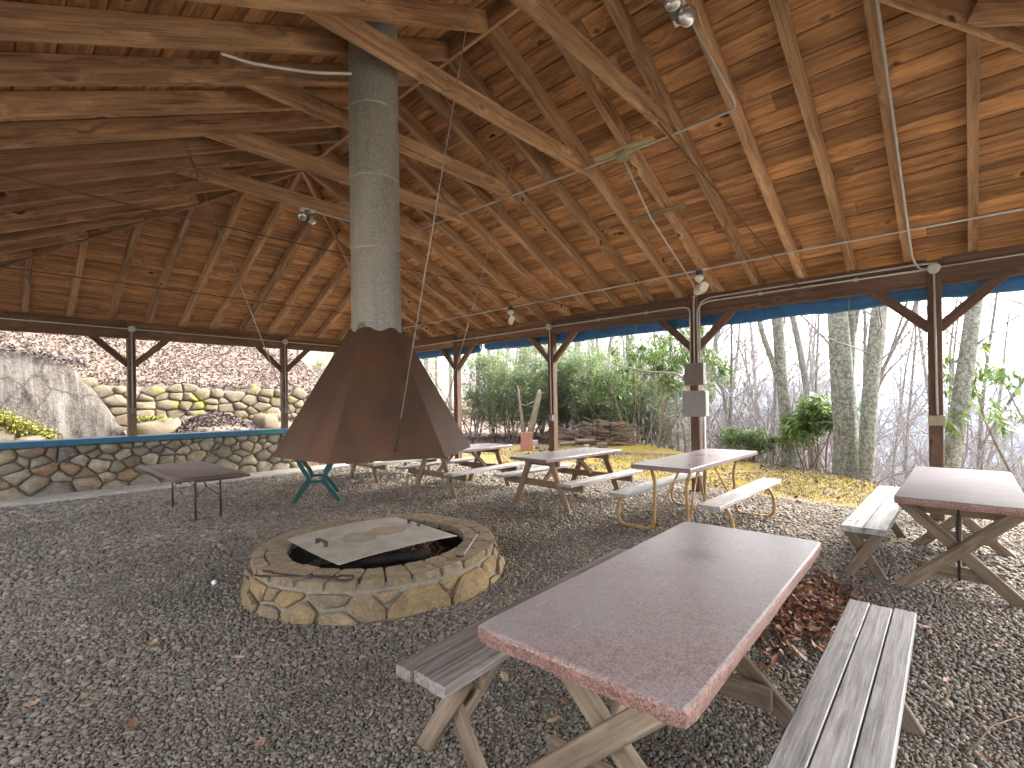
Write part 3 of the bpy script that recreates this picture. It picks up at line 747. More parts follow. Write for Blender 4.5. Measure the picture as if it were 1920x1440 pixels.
add('wood_splinters', mk_mesh('wood_splinters', V, F, M['redwood']), None, Matrix(), label='heap of torn red brown wood splinters on the logs in the fire pit', cat='splinters', kind='stuff')

# lid: a bowed steel plate across the pit
LA = Vector((1.92, 4.75, 0)); 
lid = thing('metal_cover', 'pale grey rust stained metal plate lying askew over the fire pit', 'lid', T(2.50, 4.16, PH+.012) @ RZ(R_(-2.5)))
WLid = WM[lid]
nx, ny = 13, 13; V = []; F = []
for lay in (0, 1):
    for i in range(nx):
        for j in range(ny):
            x = -.59+1.18*i/(nx-1); y = -.545+1.09*j/(ny-1)
            z = .028*(1-(x/.6)**2)+.006*math.sin(3*y+x*2)+.012*max(0, -y)*max(0, -x)*3
            V.append((x, y, z+.012-(0 if lay == 0 else .005)))
q = nx*ny
for i in range(nx-1):
    for j in range(ny-1):
        a = i*ny+j; F.append((a, a+ny, a+ny+1, a+1)); F.append((q+a, q+a+1, q+a+ny+1, q+a+ny))
for i in range(nx-1):
    F.append((i*ny, q+i*ny, q+(i+1)*ny, (i+1)*ny)); a = i*ny+ny-1; F.append((a, a+ny, q+a+ny, q+a))
for j in range(ny-1):
    F.append((j, j+1, q+j+1, q+j)); a = (nx-1)*ny+j; F.append((a, q+a, q+a+1, a+1))
add('plate', mk_mesh('plate', V, F, M['lid'], False), lid, WLid)
for hx, hy in ((-.47, .05), (.50, .06)):
    pts = [(hx, hy-.09, .03), (hx, hy-.09, .075), (hx, hy+.09, .075), (hx, hy+.09, .03)]
    V = []; F = []
    ww, tt = .02, .004
    prof = [Vector(p) for p in pts]
    for p in prof:
        for s in (-1, 1): V.append(p+Vector((s*ww, 0, 0)))
    inn = [Vector((hx, hy-.086, .03)), Vector((hx, hy-.086, .071)), Vector((hx, hy+.086, .071)), Vector((hx, hy+.086, .03))]
    for p in inn:
        for s in (-1, 1): V.append(p+Vector((s*ww, 0, 0)))
    for k in range(3):
        a = 2*k; F += [(a, a+1, a+3, a+2), (8+a, 8+a+2, 8+a+3, 8+a+1), (a, a+2, a+10, a+8), (a+1, a+9, a+11, a+3)]
    add('handle', mk_mesh('handle', V, F, M['dark_iron']), lid, WLid)

# tongs and poker on the rim
tg = thing('fire_tongs', 'long rusty iron fire tongs lying on the front rim of the fire pit', 'tongs', T(1.62, 3.56, PH+.02) @ RZ(math.atan2(-.52, .34)))
WT = WM[tg]
for s in (-1, 1):
    tube('arm', [(-.33, s*.035, .012), (-.12, s*.006, .014), (.0, -s*.012, .013+.004*s), (.12, -s*.022, .012), (.22, -s*.01, .012)], .006, M['dark_iron'], tg, WT, 6)
    tube('jaw', [(.20, -s*.012, .012), (.22, -s*.045, .014), (.32, -s*.05, .016), (.33, -s*.01, .012)], .008, M['dark_iron'], tg, WT, 6)
    tube('grip', [(-.32, s*.034, .012), (-.36, s*.05, .016), (-.42, s*.045, .02)], .009, M['dark_iron'], tg, WT, 6)
add('pivot', boxm(.03, .03, .03, M['dark_iron']), tg, WT @ T(0, 0, .015))
pk = thing('fire_poker', 'straight steel fire poker with a hooked end on the right rim of the pit', 'poker', T(2.97, 3.28, PH+.02) @ RZ(math.atan2(.45, .62)))
WK = WM[pk]
tube('shaft', [(-.34, 0, .012), (.30, 0, .016)], .0065, M['steel'], pk, WK, 8)
tube('hook', [(-.34, 0, .012), (-.38, .0, .014), (-.395, .03, .016), (-.38, .05, .014)], .009, M['dark_iron'], pk, WK, 6)
tube('knob', [(.29, 0, .016), (.36, 0, .018)], .012, M['dark_iron'], pk, WK, 8)

# ------------------------------------------------------------------ hood and flue over the pit
hd = thing('fire_hood', 'six sided rusted steel smoke hood with a tall grey metal flue above the fire pit', 'hood', T(PC.x, PC.y, 1.12))
HR, HTR, HB, HT, PHI = .914, .252, 1.126, 2.275, 2.696
def hv(k, rr, z):
    a = PHI+k*math.pi/3; return Vector((PC.x+rr*math.cos(a), PC.y+rr*math.sin(a), z))
for k in range(6):
    a0, a1, b0, b1 = hv(k, HR, HB), hv(k+1, HR, HB), hv(k, HTR, HT), hv(k+1, HTR, HT)
    n = 6; V = []; F = []
    for off in (0, 1):
        for i in range(n+1):
            t = i/n
            for q, (p0, p1) in enumerate(((a0, b0), (a1, b1))):
                p = p0.lerp(p1, t)
                if off: p = Vector((PC.x+(p.x-PC.x)*.985, PC.y+(p.y-PC.y)*.985, p.z-.004))
                V.append(p)
    for i in range(n):
        a = 2*i; F.append((a, a+2, a+3, a+1)); b = 2*(n+1)+a; F.append((b, b+1, b+3, b+2))
    F.append((0, 1, 2*(n+1)+1, 2*(n+1)))
    ctr = sum(V, Vector())/len(V)
    V = [v-ctr for v in V]
    add('hood_panel', mk_mesh('hood_panel', V, [tuple(reversed(f)) for f in F], M['rust'], False), hd, T(*ctr))
FR = .229
seams = [2.30, 2.989, 3.653, 4.31, 5.33]
for k in range(4):
    z0, z1 = seams[k], seams[k+1]; n = 40
    lo = 2.21 if k == 0 else z0; h = z1-lo
    rb = FR if k % 2 else FR+.001
    V = []; F = []
    rows = [(rb-.010, 0), (rb-.010, .011), (rb+.002, .013), (rb, .036), (rb, h*.35), (rb, h*.7), (rb-.004, h-.004), (rb-.004, h+.02)]
    if k == 0: rows = [(rb+.006, 0), (rb+.004, .05), (rb, .13)]+rows[4:]
    for i, (rr, z) in enumerate(rows):
        for q in range(n):
            a = 2*math.pi*q/n; zz = z
            if k == 0 and i == 0:                       # the torn, crumpled lower lip
                zz = .006*math.sin(a*3+1.2)+.003*math.sin(a*7); dd = (a-R_(202)+math.pi) % (2*math.pi)-math.pi
                zz += .085*math.exp(-(dd/.30)**2)
            V.append((rr*math.cos(a), rr*math.sin(a), zz))
    for i in range(len(rows)-1):
        for q in range(n): F.append((i*n+q, i*n+(q+1) % n, (i+1)*n+(q+1) % n, (i+1)*n+q))
    add('flue_section', mk_mesh('flue_section', V, F, M['galv'], True), hd, T(PC.x, PC.y, lo))
def steel_cable(top, eye, lab, tb=True):
    top, eye = Vector(top), Vector(eye)
    t = thing('hood_cable', lab, 'cable', T(*eye), group='steel cables holding up the fire hood')
    d = (top-eye).normalized(); m1, m2 = eye+d*.03, eye+d*.28
    tube('wire', [m2, m2.lerp(top, .5), top], .0055, M['wire'], t, Matrix(), 6)
    s = d.orthogonal().normalized()*.012
    tube('turnbuckle', [m1+d*.04, m1+d*.07+s, m2-d*.06+s, m2-d*.03, m2-d*.06-s, m1+d*.07-s, m1+d*.04], .0055, M['dark_iron'], t, Matrix(), 6)
    tube('hook', [m1+d*.05, eye+d*.03, eye, eye+s*2, eye+d*.05+s*2.2], .007, M['dark_iron'], t, Matrix(), 6)
steel_cable((2.32, 2.44, 4.54), (2.26, 3.40, 1.19), 'pale steel cable running down the front face of the rusted hood')
steel_cable((4.12, 3.66, 4.53), (3.30, 4.18, 1.20), 'steel cable tied to the hood on the side facing the picnic tables')
steel_cable((1.44, 6.12, 4.53), (2.11, 4.76, 1.20), 'steel cable tied to the hood on the side facing the stone half wall')
def rodthing(a, b, lab, r=.007):
    t = thing('tie_rod', lab, 'rod', T(*a), group='thin steel rods under the roof')
    a, b = Vector(a), Vector(b); d = b-a
    tube('rod', [a, a+d*.5, b], r, M['rod'], t, Matrix(), 6)
    tube('turnbuckle', [a+d*.085, a+d*.09, a+d*.105, a+d*.11], [.008, .014, .014, .008], M['rod'], t, Matrix(), 8)
rodthing((8.06, 1.766, 3.165), (4.85, 2.36, 4.50), 'rod slanting from the beam beside the front fixture up to a collar tie', .008)
rodthing((8.06, 4.90, 3.16), (-.93, 4.92, 3.22), 'long thin rod spanning the pavilion, passing just behind the flue')
rodthing((8.06, 7.98, 3.15), (-.93, 8.0, 3.19), 'long thin rod spanning the pavilion, nearest the stone half wall')

# ------------------------------------------------------------------ conduits, boxes, lights
def conduit(lab, runs, r=.0125, clamps=(), mat='pvc'):
    p = runs[0][0]; t = thing('conduit', lab, 'conduit', T(*p))
    for pts in runs: tube('pipe', bend(pts, .10), r, M[mat], t, Matrix(), 8)
    for c in clamps: add('clamp', boxm(.02, .05, .05, M['steel']), t, T(*c))
    return t
XF = VR-P6/2-.015; XB = VR-.0625-.014
rc = lambda v, u: tuple(rpl(v, u, -.04))
conduit('upper grey conduit strung under the rafters along the right side with three lights', [[rc(7.53, 11.0), rc(7.51, 4.4), rc(7.49, 1.6), rc(7.52, -.9)]])
conduit('conduit from the chimney across the cleat to the rafter with the twin floodlight', [[rc(5.2, 7.3), rc(5.28, 4.4), rc(5.31, 3.0), rc(5.30, 1.70), rc(4.3, 1.80)]])
conduit('conduit slanting down the right roof slope to the post with the electrical boxes', [[rc(5.33, 3.06), rc(6.33, 3.20), rc(7.85, 3.22), (XF, 3.33, 3.16), (XF, 3.33, 2.17)]])
conduit('conduit running down a rafter to the round box on the front right post', [[rc(4.4, .50), rc(7.98, .50), (XF, .44, 3.17), (XF, .30, 3.17)]])
conduit('conduit along the right beam between the tall back posts with round boxes', [[(XB, 11.2, 3.10), (XF, 9.44, 3.11), (XF, 6.39, 3.12)], [(XF, 6.39, 3.12), (XF, 3.52, 3.13), (XF, 3.395, 3.10), (XF, 3.395, 2.17)], [(XF, 6.39, 3.12), (XF, 6.37, 1.3)]], clamps=[(XB, 8.6, 3.107), (XB, 5.2, 3.125), (XB, 4.2, 3.125)])
conduit('pair of conduits along the right beam from the electrical boxes to the front post', [[(XF, 3.27, 2.17), (XF, 3.27, 3.10), (XF, 3.10, 3.17), (XB, 1.8, 3.17), (XF, .30, 3.16)], [(XF, 3.235, 2.17), (XF, 3.235, 3.16), (XF, 3.08, 3.225), (XB, 1.8, 3.235), (XF, .45, 3.24), (XF, .26, 3.22)], [(XF, .296, 3.15), (XF, .28, 1.34)], [(XF, .27, 3.17), (XB, -1.5, 3.19)]], clamps=[(XB, 2.3, 3.17), (XB, 1.1, 3.165)])
conduit('conduit along the back beam above the stone half wall', [[(-1.0, UB-.08, 3.17), (2.04, UB-.085, 3.15), (5.09, UB-.085, 3.13), (7.9, UB-.08, 3.11)], [(2.04, UB-.085, 3.15), (2.045, UB-.085, 1.56)], [(5.09, UB-.085, 3.13), (5.09, UB-.085, 1.5)]], r=.011, clamps=[(.6, UB-.07, 3.16), (3.5, UB-.07, 3.14)])
conduit('short white cable sagging from a left rafter to the flue', [[(1.3, 4.3, 4.37), (1.55, 4.37, 4.45), (1.80, 4.24, 4.46), (1.98, 4.04, 4.42), (2.22, 3.93, 4.48)]], r=.012, mat='white')
conduit('grey conduit along the collar tie from the twin spotlight to the flue', [[(3.42, 7.27, 4.515), (4.6, 7.27, 4.515)]], r=.012)
conduit('fat grey supply pipe rising from the ground beside the boxed post', [[(VR+.02, 3.22, -.1), (VR-.02, 3.21, .25), (VR-.03, 3.20, 1.35)]], r=.028)
conduit('thin grey ground pipe on the outer side of the boxed post', [[(VR+.03, 3.225, -.1), (VR+.0, 3.225, 1.35)]], r=.012)
tc_ = thing('cleat_box', 'small tan electrical box under the pale cleat where two conduits meet', 'electrical box', T(*rpl(5.29, 3.04, -.075)) @ Matrix.Rotation(math.atan(SL), 4, 'Y'))
add('box_body', boxm(.12, .11, .075, M['tan_box']), tc_, WM[tc_]); add('cover', boxm(.105, .10, .012, M['tan_box'], .003), tc_, WM[tc_] @ T(0, 0, -.044))
def jbox(p, axis, lab):
    R = Matrix.Rotation(R_(-90), 4, 'Y') if axis == 'v' else Matrix.Rotation(R_(90), 4, 'X')
    t = thing('junction_box', lab, 'junction box', T(*p) @ R, group='round grey junction boxes at the post tops'); W = WM[t]
    lathe('box_body', [(.062, -.02), (.062, .025)], M['pvc'], t, W, 18)
    lathe('cover', [(.066, .026), (.066, .032), (.05, .036)], M['pvc'], t, W, 18)
    for a in (.6, 3.7): lathe('screw', [(.006, .034), (.006, .04)], M['steel'], t, W @ T(.045*math.cos(a), .045*math.sin(a), 0), 6)
jbox((XF-.005, .296, 3.16), 'v', 'round grey junction box at the top of the front right post')
jbox((XF-.005, 6.39, 3.12), 'v', 'round grey junction box on the post beyond the two purple picnic tables')
jbox((2.04, UB-.09, 3.15), 'u', 'round grey junction box on the back post left of the folding table')
jbox((5.09, UB-.09, 3.13), 'u', 'round grey junction box on the back post nearest the hood')
def outlet(p, axis, lab, tan=True, n=1):
    R = RZ(R_(90)) if axis == 'v' else Matrix()
    t = thing('outlet_box', lab, 'outlet', T(*p) @ R); W = WM[t]; m = M['tan_box'] if tan else M['box_dark']
    add('box_body', boxm(.075*n+.015, .05, .125, m), t, W)
    for k in range(n): add('cover', boxm(.07, .012, .115, m, .003), t, W @ T((k-(n-1)/2)*.078, .031 if axis == 'v' else -.031, 0), )
outlet((XF-.008, .285, 1.27), 'v', 'tan double outlet box on the front right post', True, 2)
outlet((XF-.008, 6.37, 1.22), 'v', 'small grey outlet box on the post beyond the two purple picnic tables', False)
outlet((2.045, UB-.09, 1.49), 'u', 'brown outlet box on the back post left of the folding table', False)
outlet((5.09, UB-.09, 1.43), 'u', 'dark outlet box on the back post nearest the hood', False)
def panel_box(c, sx, sz, sy, mat, lab, knob, cat='electrical box'):
    t = thing('electrical_box', lab, cat, T(*c)); W = WM[t]
    add('box_body', boxm(sy, sx, sz, M[mat]), t, W)
    add('cover', boxm(.012, sx+.014, sz+.014, M[mat], .003), t, W @ T(-sy/2-.007, 0, 0))
    if knob:
        lathe('dial', [(.035, 0), (.045, .004), (.03, .012)], M['box_dark'], t, W @ T(-sy/2-.013, 0, 0) @ Matrix.Rotation(R_(-90), 4, 'Y'), 16)
        add('switch_lever', boxm(.04, .05, .075, M['box_dark']), t, W @ T(-.01, sx/2+.03, -.06))
    else:
        add('hinge', boxm(.02, .012, sz*.9, M['steel']), t, W @ T(-sy/2, -sx/2-.012, 0)); add('latch', boxm(.012, .02, .04, M['steel']), t, W @ T(-sy/2-.015, 0, -sz/2+.035))
panel_box((XF-.065, 3.285, 1.985), .30, .345, .12, 'box_dark', 'upper brownish metal switch box with a round dial on the boxed post', True)
panel_box((XF-.085, 3.275, 1.50), .36, .41, .16, 'box_grey', 'lower plain grey metal electrical box on the boxed post', False)
def flood(p, lab):
    t = thing('floodlight', lab, 'floodlight', T(*p)); W = WM[t] @ Matrix.Scale(1.4, 4)
    lathe('collar', [(.036, 0), (.04, -.03), (.034, -.05)], M['blue_collar'], t, W, 14)
    lathe('socket', [(.034, -.05), (.05, -.075), (.042, -.10), (.015, -.125)], M['white'], t, W, 14)
    R = RZ(R_(45)) @ Matrix.Rotation(R_(28), 4, 'X')
    h = add('lamp_housing', boxm(.17, .08, .105, M['white'], .02), t, W @ T(-.01, -.02, -.20) @ R)
    add('lens', boxm(.15, .008, .085, M['glass_bulb']), h, W @ T(-.01, -.02, -.20) @ R @ T(0, -.042, 0))
    tube('bracket', [(0, 0, -.12), (-.005, -.01, -.15)], .01, M['white'], t, W, 6)
flood((7.51, 3.01, 3.55), 'small white floodlight with blue collar under the conduit near the boxed post')
flood((7.51, 6.98, 3.55), 'small white floodlight with blue collar above the two purple picnic tables')
flood((7.53, 10.97, 3.55), 'small white floodlight with blue collar beside the flue in the far back corner')
def twin(p, W0, lab, d1, d2, k=1.05):
    t = thing('twin_spotlight', lab, 'spotlight', T(*p) @ W0); W = WM[t] @ Matrix.Scale(k, 4)
    add('mount_plate', boxm(.19, .11, .02, M['white']), t, W)
    lathe('hub', [(.045, -.01), (.045, -.045), (.02, -.055)], M['box_grey'], t, W, 14)
    for d, o in ((d1, -.045), (d2, .045)):
        D = Vector(d).normalized(); q = D.to_track_quat('Z', 'Y').to_matrix().to_4x4()
        b = lathe('spot_lamp', [(.022, 0), (.026, .05), (.052, .10), (.06, .125), (.055, .14), (.02, .147)], M['glass_bulb'], t, W @ T(o, 0, -.045) @ q, 18)
twin((3.36, 7.30, TZ-.012), Matrix(), 'twin spotlight with two silvered bulbs under the collar tie beside the flue', (-.5, -.5, -.7), (.1, -.3, -1))
twin(tuple(rpl(4.24, 1.86, -.03)), Matrix.Rotation(math.atan(SL), 4, 'Y'), 'twin spotlight with two big bulbs on the rafter at the top of the photo', (-.65, -.35, -.7), (-.35, -.7, -.7), 1.4)

# ------------------------------------------------------------------ blue tarp rolled up under the right eave
def tarp(u0, u1, lab, seed, sag=.0):
    r = random.Random(seed); n = int((u1-u0)/.09); V = []; F = []; m = 12
    for i in range(n+1):
        u = u0+(u1-u0)*i/n
        w1 = .006*math.sin(u*5.1+seed)+.005*math.sin(u*13+2)+r.uniform(-.004, .004)
        end = min(1, min(i, n-i)/3+.55)
        zc = 2.945+.01*math.sin(u*1.7+seed)-sag*i/n
        for k in range(m):
            a = 2*math.pi*k/m
            ru = (.075+w1+.012*math.sin(3*a+u*7))*end; rz = (.145+.01*math.sin(2*a+u*4)+w1)*end
            V.append((VR+.19+ru*math.cos(a), u, zc+rz*math.sin(a)))
    for i in range(n):
        for k in range(m): F.append((i*m+k, i*m+(k+1) % m, (i+1)*m+(k+1) % m, (i+1)*m+k))
    F.append(tuple(range(m))); F.append(tuple(range(n*m+m-1, n*m-1, -1)))
    t = thing('rolled_tarp', lab, 'tarp', T(VR+.19, (u0+u1)/2, 2.93), group='blue tarps rolled under the right eave')
    add('tarp_roll', mk_mesh('tarp_roll', V, F, M['tarp'], True), t, Matrix())
    u = u0+.5
    while u < u1-.2:
        tube('tie_cord', [(VR+.19+.09*math.cos(a), u+.01*math.sin(a*2), 2.93+.18*math.sin(a)) for a in np.linspace(0, 6.28, 13)], .004, M['wire'], t, Matrix(), 5); u += 3.3
tarp(-2.6, 8.6, 'long blue tarp rolled up under the right eave, passing the boxed post', 1)
tarp(8.75, 12.3, 'short faded end of blue tarp rolled under the eave in the far back corner', 2, .03)

# ------------------------------------------------------------------ tables and benches (local frames: X along the length)
def copy_tree(o, W, label=None):
    c = o.copy(); COL.objects.link(c); WM[c] = W; c.matrix_basis = W
    if label: c['label'] = label
    for ch in [x for x in bpy.data.objects if x.parent == o]:
        d = ch.copy(); COL.objects.link(d); d.parent = c
        for g in [x for x in bpy.data.objects if x.parent == ch]:
            e = g.copy(); COL.objects.link(e); e.parent = d
    return c
def vinyl_top(L, w, h, mat, root, W, seed):
    """slab wrapped in a stapled vinyl cloth: slightly uneven rounded edge"""
    r = random.Random(seed); nx, ny = 28, 12; V = []; F = []
    def edge(t, k): return .0015*math.sin(t*9+k)+.001*math.sin(t*23+k*2)
    rows = [(-.012, 0.0), (-.003, -.004), (0, -.014), (.0, -h*.55), (-.004, -h)]
    per = [(i/nx*2-1, -1) for i in range(nx)]+[(1, j/ny*2-1) for j in range(ny)]+[(1-i/nx*2, 1) for i in range(nx)]+[(-1, 1-j/ny*2) for j in range(ny)]
    m = len(per)
    for q, (ins, z) in enumerate(rows):
        for k, (sx, sy) in enumerate(per):
            x, y = sx*(L/2), sy*(w/2)
            if abs(sx) == 1 and abs(sy) == 1: x -= .008*sx; y -= .008*sy
            if abs(sx) == 1: x += ins*sx
            if abs(sy) == 1: y += ins*sy
            if q >= 2:
                if abs(sx) == 1: x += edge(y, 1)*sx*.6
                if abs(sy) == 1: y += edge(x, 2)*sy*.6
            zz = z+(edge(x+y, q)*1.6 if q == 4 else 0)
            V.append((x, y, zz))
    for q in range(len(rows)-1):
        for k in range(m): F.append((q*m+k, (q+1)*m+k, (q+1)*m+(k+1) % m, q*m+(k+1) % m))
    F.append(tuple(range(m))); F.append(tuple(range(len(V)-1, len(V)-1-m, -1)))
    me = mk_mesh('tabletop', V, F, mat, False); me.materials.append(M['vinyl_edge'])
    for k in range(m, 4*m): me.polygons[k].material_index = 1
    return add('tabletop', me, root, W)
def planks(name, L, wtot, n, h, z, mat, root, W, gap=.005, y0=0.0, jit=.01, seed=1):
    r = random.Random(seed); pw = wtot/n
    for k in range(n):
        y = y0-wtot/2+pw*(k+.5); j = r.uniform(-jit, jit)
        add(name, plank(L+r.uniform(-jit, jit), pw-gap, h, mat, .004), root, W @ T(j, y, z-h/2+r.uniform(-.0008, .0008)))
def xlegs(x, top, bot, ztop, w, h, mat, root, W, yc=0.0, off=.022):
    for s in (-1, 1):
        bar('leg', (x+s*off, yc-s*bot, .0), (x+s*off, yc+s*top, ztop), w, h, mat, root, up=(0, 1, .01), pre=W)
# near table
def table_cross(lab, W, L, w, z, mat, xs, top, bot, seed, group=None):
    t = thing('picnic_table', lab, 'picnic table', W, group); th = .056
    vinyl_top(L, w, th, mat, t, W @ T(0, 0, z), seed)
    for x in xs:
        xlegs(x, top, bot, z-th, .04, .09, M['leg'], t, W)
        bar('cross_brace', (x+.07*(1 if x < 0 else -1), -bot*.72, .17), (x+.07*(1 if x < 0 else -1), bot*.72, .17), .04, .10, M['leg'], t, pre=W)
        bar('apron', (x+.075*(1 if x < 0 else -1), -w*.42, z-th-.045), (x+.075*(1 if x < 0 else -1), w*.42, z-th-.045), .04, .085, M['leg'], t, pre=W)
        xa = x+.13*(1 if x < 0 else -1)
        bar('stay', (x+.04*(1 if x < 0 else -1), 0, .40), (x*.25, 0, z-th-.02), .04, .085, M['leg'], t, pre=W)
    return t
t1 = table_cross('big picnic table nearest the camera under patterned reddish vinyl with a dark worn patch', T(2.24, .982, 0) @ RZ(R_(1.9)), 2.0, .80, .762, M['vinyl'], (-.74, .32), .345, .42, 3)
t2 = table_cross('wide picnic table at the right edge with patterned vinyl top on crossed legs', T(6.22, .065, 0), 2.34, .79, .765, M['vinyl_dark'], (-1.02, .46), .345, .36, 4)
W2 = WM[t2]
tube('rod', [(-1.0, 0, .12), (-1.0, 0, .70)], .010, M['dark_iron'], t2, W2, 6)
add('block', boxm(.09, .12, .24, M['leg']), t2, W2 @ T(.40, 0, .58))
def bench(lab, W, L, w, n, z, h, xs, top, bot, seed, brace=True, mat='bench'):
    t = thing('bench', lab, 'bench', W, 'loose wooden benches beside the vinyl topped tables')
    planks('seat_plank', L, w, n, h, z, M[mat], t, W, seed=seed)
    for x in xs:
        sx = 1 if x < 0 else -1
        xlegs(x, top, bot, z-h, .036, .082, M['leg'], t, W, off=.02)
        bar('apron', (x+sx*.06, -w*.45, z-h-.035), (x+sx*.06, w*.45, z-h-.035), .036, .07, M['leg'], t, pre=W)
        if brace: bar('stay', (x+sx*.05, .0, .16), (x+sx*.42, 0, z-h-.005), .036, .082, M['leg'], t, pre=W)
    return t
bench('weathered three plank bench half hidden under the left side of the nearest table', T(2.24, 1.735, .012) @ RZ(R_(3.8)), 2.06, .30, 3, .455, .05, (-.86, .80), .11, .16, 5, True, 'bench_brown')
bench('weathered three plank bench along the right side of the nearest table', T(2.30, .334, 0) @ RZ(R_(1.1)), 1.98, .295, 3, .455, .05, (-.70, .64), .11, .15, 6)
bench('weathered two plank bench left of the table at the right edge', T(6.42, .675, 0), 2.55, .33, 2, .455, .05, (-1.22, .48), .11, .13, 7, False)
# steel tube table with attached seats
def tube_table(lab, W):
    t = thing('picnic_table', lab, 'picnic table', W); r0 = .021
    L = 2.30
    planks('tabletop', L, .72, 1, .05, .825, M['purple_top'], t, W, jit=0)
    for s in (-1, 1):
        planks('seat_plank', L, .245, 1, .042, .455, M['bench'], t, W, y0=s*.545, jit=.015, seed=8+s)
    for x in (-.88, .66):
        for s in (-1, 1):
            pts = [(x, s*.25, .775), (x, s*.19, .60), (x, s*.205, .30), (x, s*.21, .10), (x, s*.25, .022), (x, s*.63, .022), (x, s*.70, .09), (x, s*.70, .25), (x, s*.64, .41), (x, s*.46, .415)]
            tube('leg', bend(pts, .09, 4), r0, M['ochre_tube'], t, W, 8)
        tube('crossbar', [(x, -.25, .765), (x, .25, .765)], .016, M['ochre_tube'], t, W, 8)
    for x, xe in ((-.88, -.30), (.66, .12)):
        tube('stay', [(x, 0, .03), (x, .2, .06)], .011, M['ochre_tube'], t, W, 6)
        for s in (-1, 1): tube('diagonal', [(x, s*.21, .12), (xe, s*.10, .76)], .012, M['ochre_tube'], t, W, 6)
    return t
tube_table('picnic table on bent rusty tube legs in front of the boxed post', T(6.33, 2.56, 0))
# wooden A-frame tables
def aframe(lab, W, L=1.86, group='wooden picnic tables with slanted legs'):
    t = thing('picnic_table', lab, 'picnic table', W, group)
    w = .74; z = .755
    planks('tabletop', L, w, 1, .045, z, M['purple_top'], t, W, jit=0)
    for s in (-1, 1):
        planks('seat_plank', L-.05, .225, 2, .04, .45, M['bench'], t, W, y0=s*.66, gap=.006, seed=3+s)
    for x in (-.66, .66):
        for s in (-1, 1):
            bar('leg', (x, s*.53, 0), (x, s*.20, z-.045), .04, .095, M['aframe'], t, up=(0, 1, .01), pre=W)
        o = .042 if x < 0 else -.042
        bar('seat_beam', (x+o, -.77, .355), (x+o, .77, .355), .038, .10, M['aframe'], t, pre=W)
        bar('top_beam', (x+o, -.34, z-.09), (x+o, .34, z-.09), .038, .085, M['aframe'], t, pre=W)
        bar('stay', (x+o*1.9, 0, .37), (x*.28, 0, z-.05), .04, .075, M['aframe'], t, pre=W)
    bar('centre_batten', (0, -.33, z-.068), (0, .33, z-.068), .06, .04, M['aframe'], t, pre=W)
    return t
a4 = aframe('slant legged wooden picnic table with full purple top, left of the tube leg table', T(6.27, 4.63, 0) @ RZ(R_(-3)))
copy_tree(a4, T(5.90, 6.73, -.005) @ RZ(R_(1)), 'wooden picnic table with its purple top half hidden by the right corner of the hood')
copy_tree(a4, T(5.92, 9.06, -.03) @ RZ(R_(0)), 'wooden picnic table seen only below the hood edge, farthest of the wooden tables')
# green plastic table, its top hidden by the hood
Wg = T(3.80, 8.03, -.01) @ RZ(math.atan2(.885, .466))
gt = thing('plastic_table', 'dark green plastic table on curved legs showing beneath the hood', 'table', Wg)
add('tabletop', boxm(.95, .62, .035, M['green_plastic'], .015), gt, Wg @ T(0, 0, .70))
for x in (-.36, .36):
    for s in (-1, 1):
        pts = [(x, s*.345, .0), (x, s*.25, .16), (x, s*.13, .31), (x, s*.105, .38), (x, s*.14, .46), (x, s*.22, .58), (x, s*.26, .685)]
        V = []; F = []; P = bend(pts, .08, 4); wv = .032
        for i, p in enumerate(P):
            tg_ = (P[min(i+1, len(P)-1)]-P[max(i-1, 0)]).normalized(); nn = Vector((0, -tg_.z, tg_.y)).normalized()
            for a, b in ((-1, -1), (1, -1), (1, 1), (-1, 1)): V.append(p+Vector((a*wv, 0, 0))+nn*b*.032)
        for i in range(len(P)-1):
            for q in range(4): F.append((i*4+q, i*4+(q+1) % 4, (i+1)*4+(q+1) % 4, (i+1)*4+q))
        F += [(3, 2, 1, 0), tuple(range(len(V)-4, len(V)))]
        add('leg', mk_mesh('leg', V, F, M['green_plastic']), gt, Wg)
    add('leg_tie', boxm(.05, .24, .045, M['green_plastic'], .012), gt, Wg @ T(x, 0, .345))
# brown folding table
Wf = T(1.965, 8.075, -.005) @ RZ(R_(90))
ft = thing('folding_table', 'brown covered folding table on thin dark legs before the stone half wall', 'table', Wf)
nx, ny = 24, 8; V = []; F = []
for lay in (0, 1):
    for i in range(nx+1):
        for j in range(ny+1):
            x = -1.125+2.25*i/nx; y = -.415+.83*j/ny
            e = max(abs(x)/1.125, abs(y)/.415); z = .70-.010*max(0, (e-.86)/.14)**2+.004*math.sin(x*5)*math.sin(y*7)
            if x < -.9 and y < -.25: z -= .012*(-.9-x)/.225
            V.append((x, y, z-(0 if lay == 0 else .03)))
q = (nx+1)*(ny+1); st = ny+1
for i in range(nx):
    for j in range(ny):
        a = i*st+j; F += [(a, a+st, a+st+1, a+1), (q+a, q+a+1, q+a+st+1, q+a+st)]
for i in range(nx): F += [(i*st, q+i*st, q+(i+1)*st, (i+1)*st), (i*st+ny, (i+1)*st+ny, q+(i+1)*st+ny, q+i*st+ny)]
for j in range(ny): F += [(j, j+1, q+j+1, q+j), (nx*st+j, q+nx*st+j, q+nx*st+j+1, nx*st+j+1)]
add('tabletop', mk_mesh('tabletop', V, F, M['brown_top'], True), ft, Wf)
for s in (-1, 1): bar('side_rail', (-.95, s*.33, .645), (.95, s*.33, .645), .025, .05, M['dark_iron'], ft, pre=Wf)
bar('end_rail', (-1.0, -.36, .65), (-1.0, .20, .65), .02, .05, M['brown_top'], ft, pre=Wf)
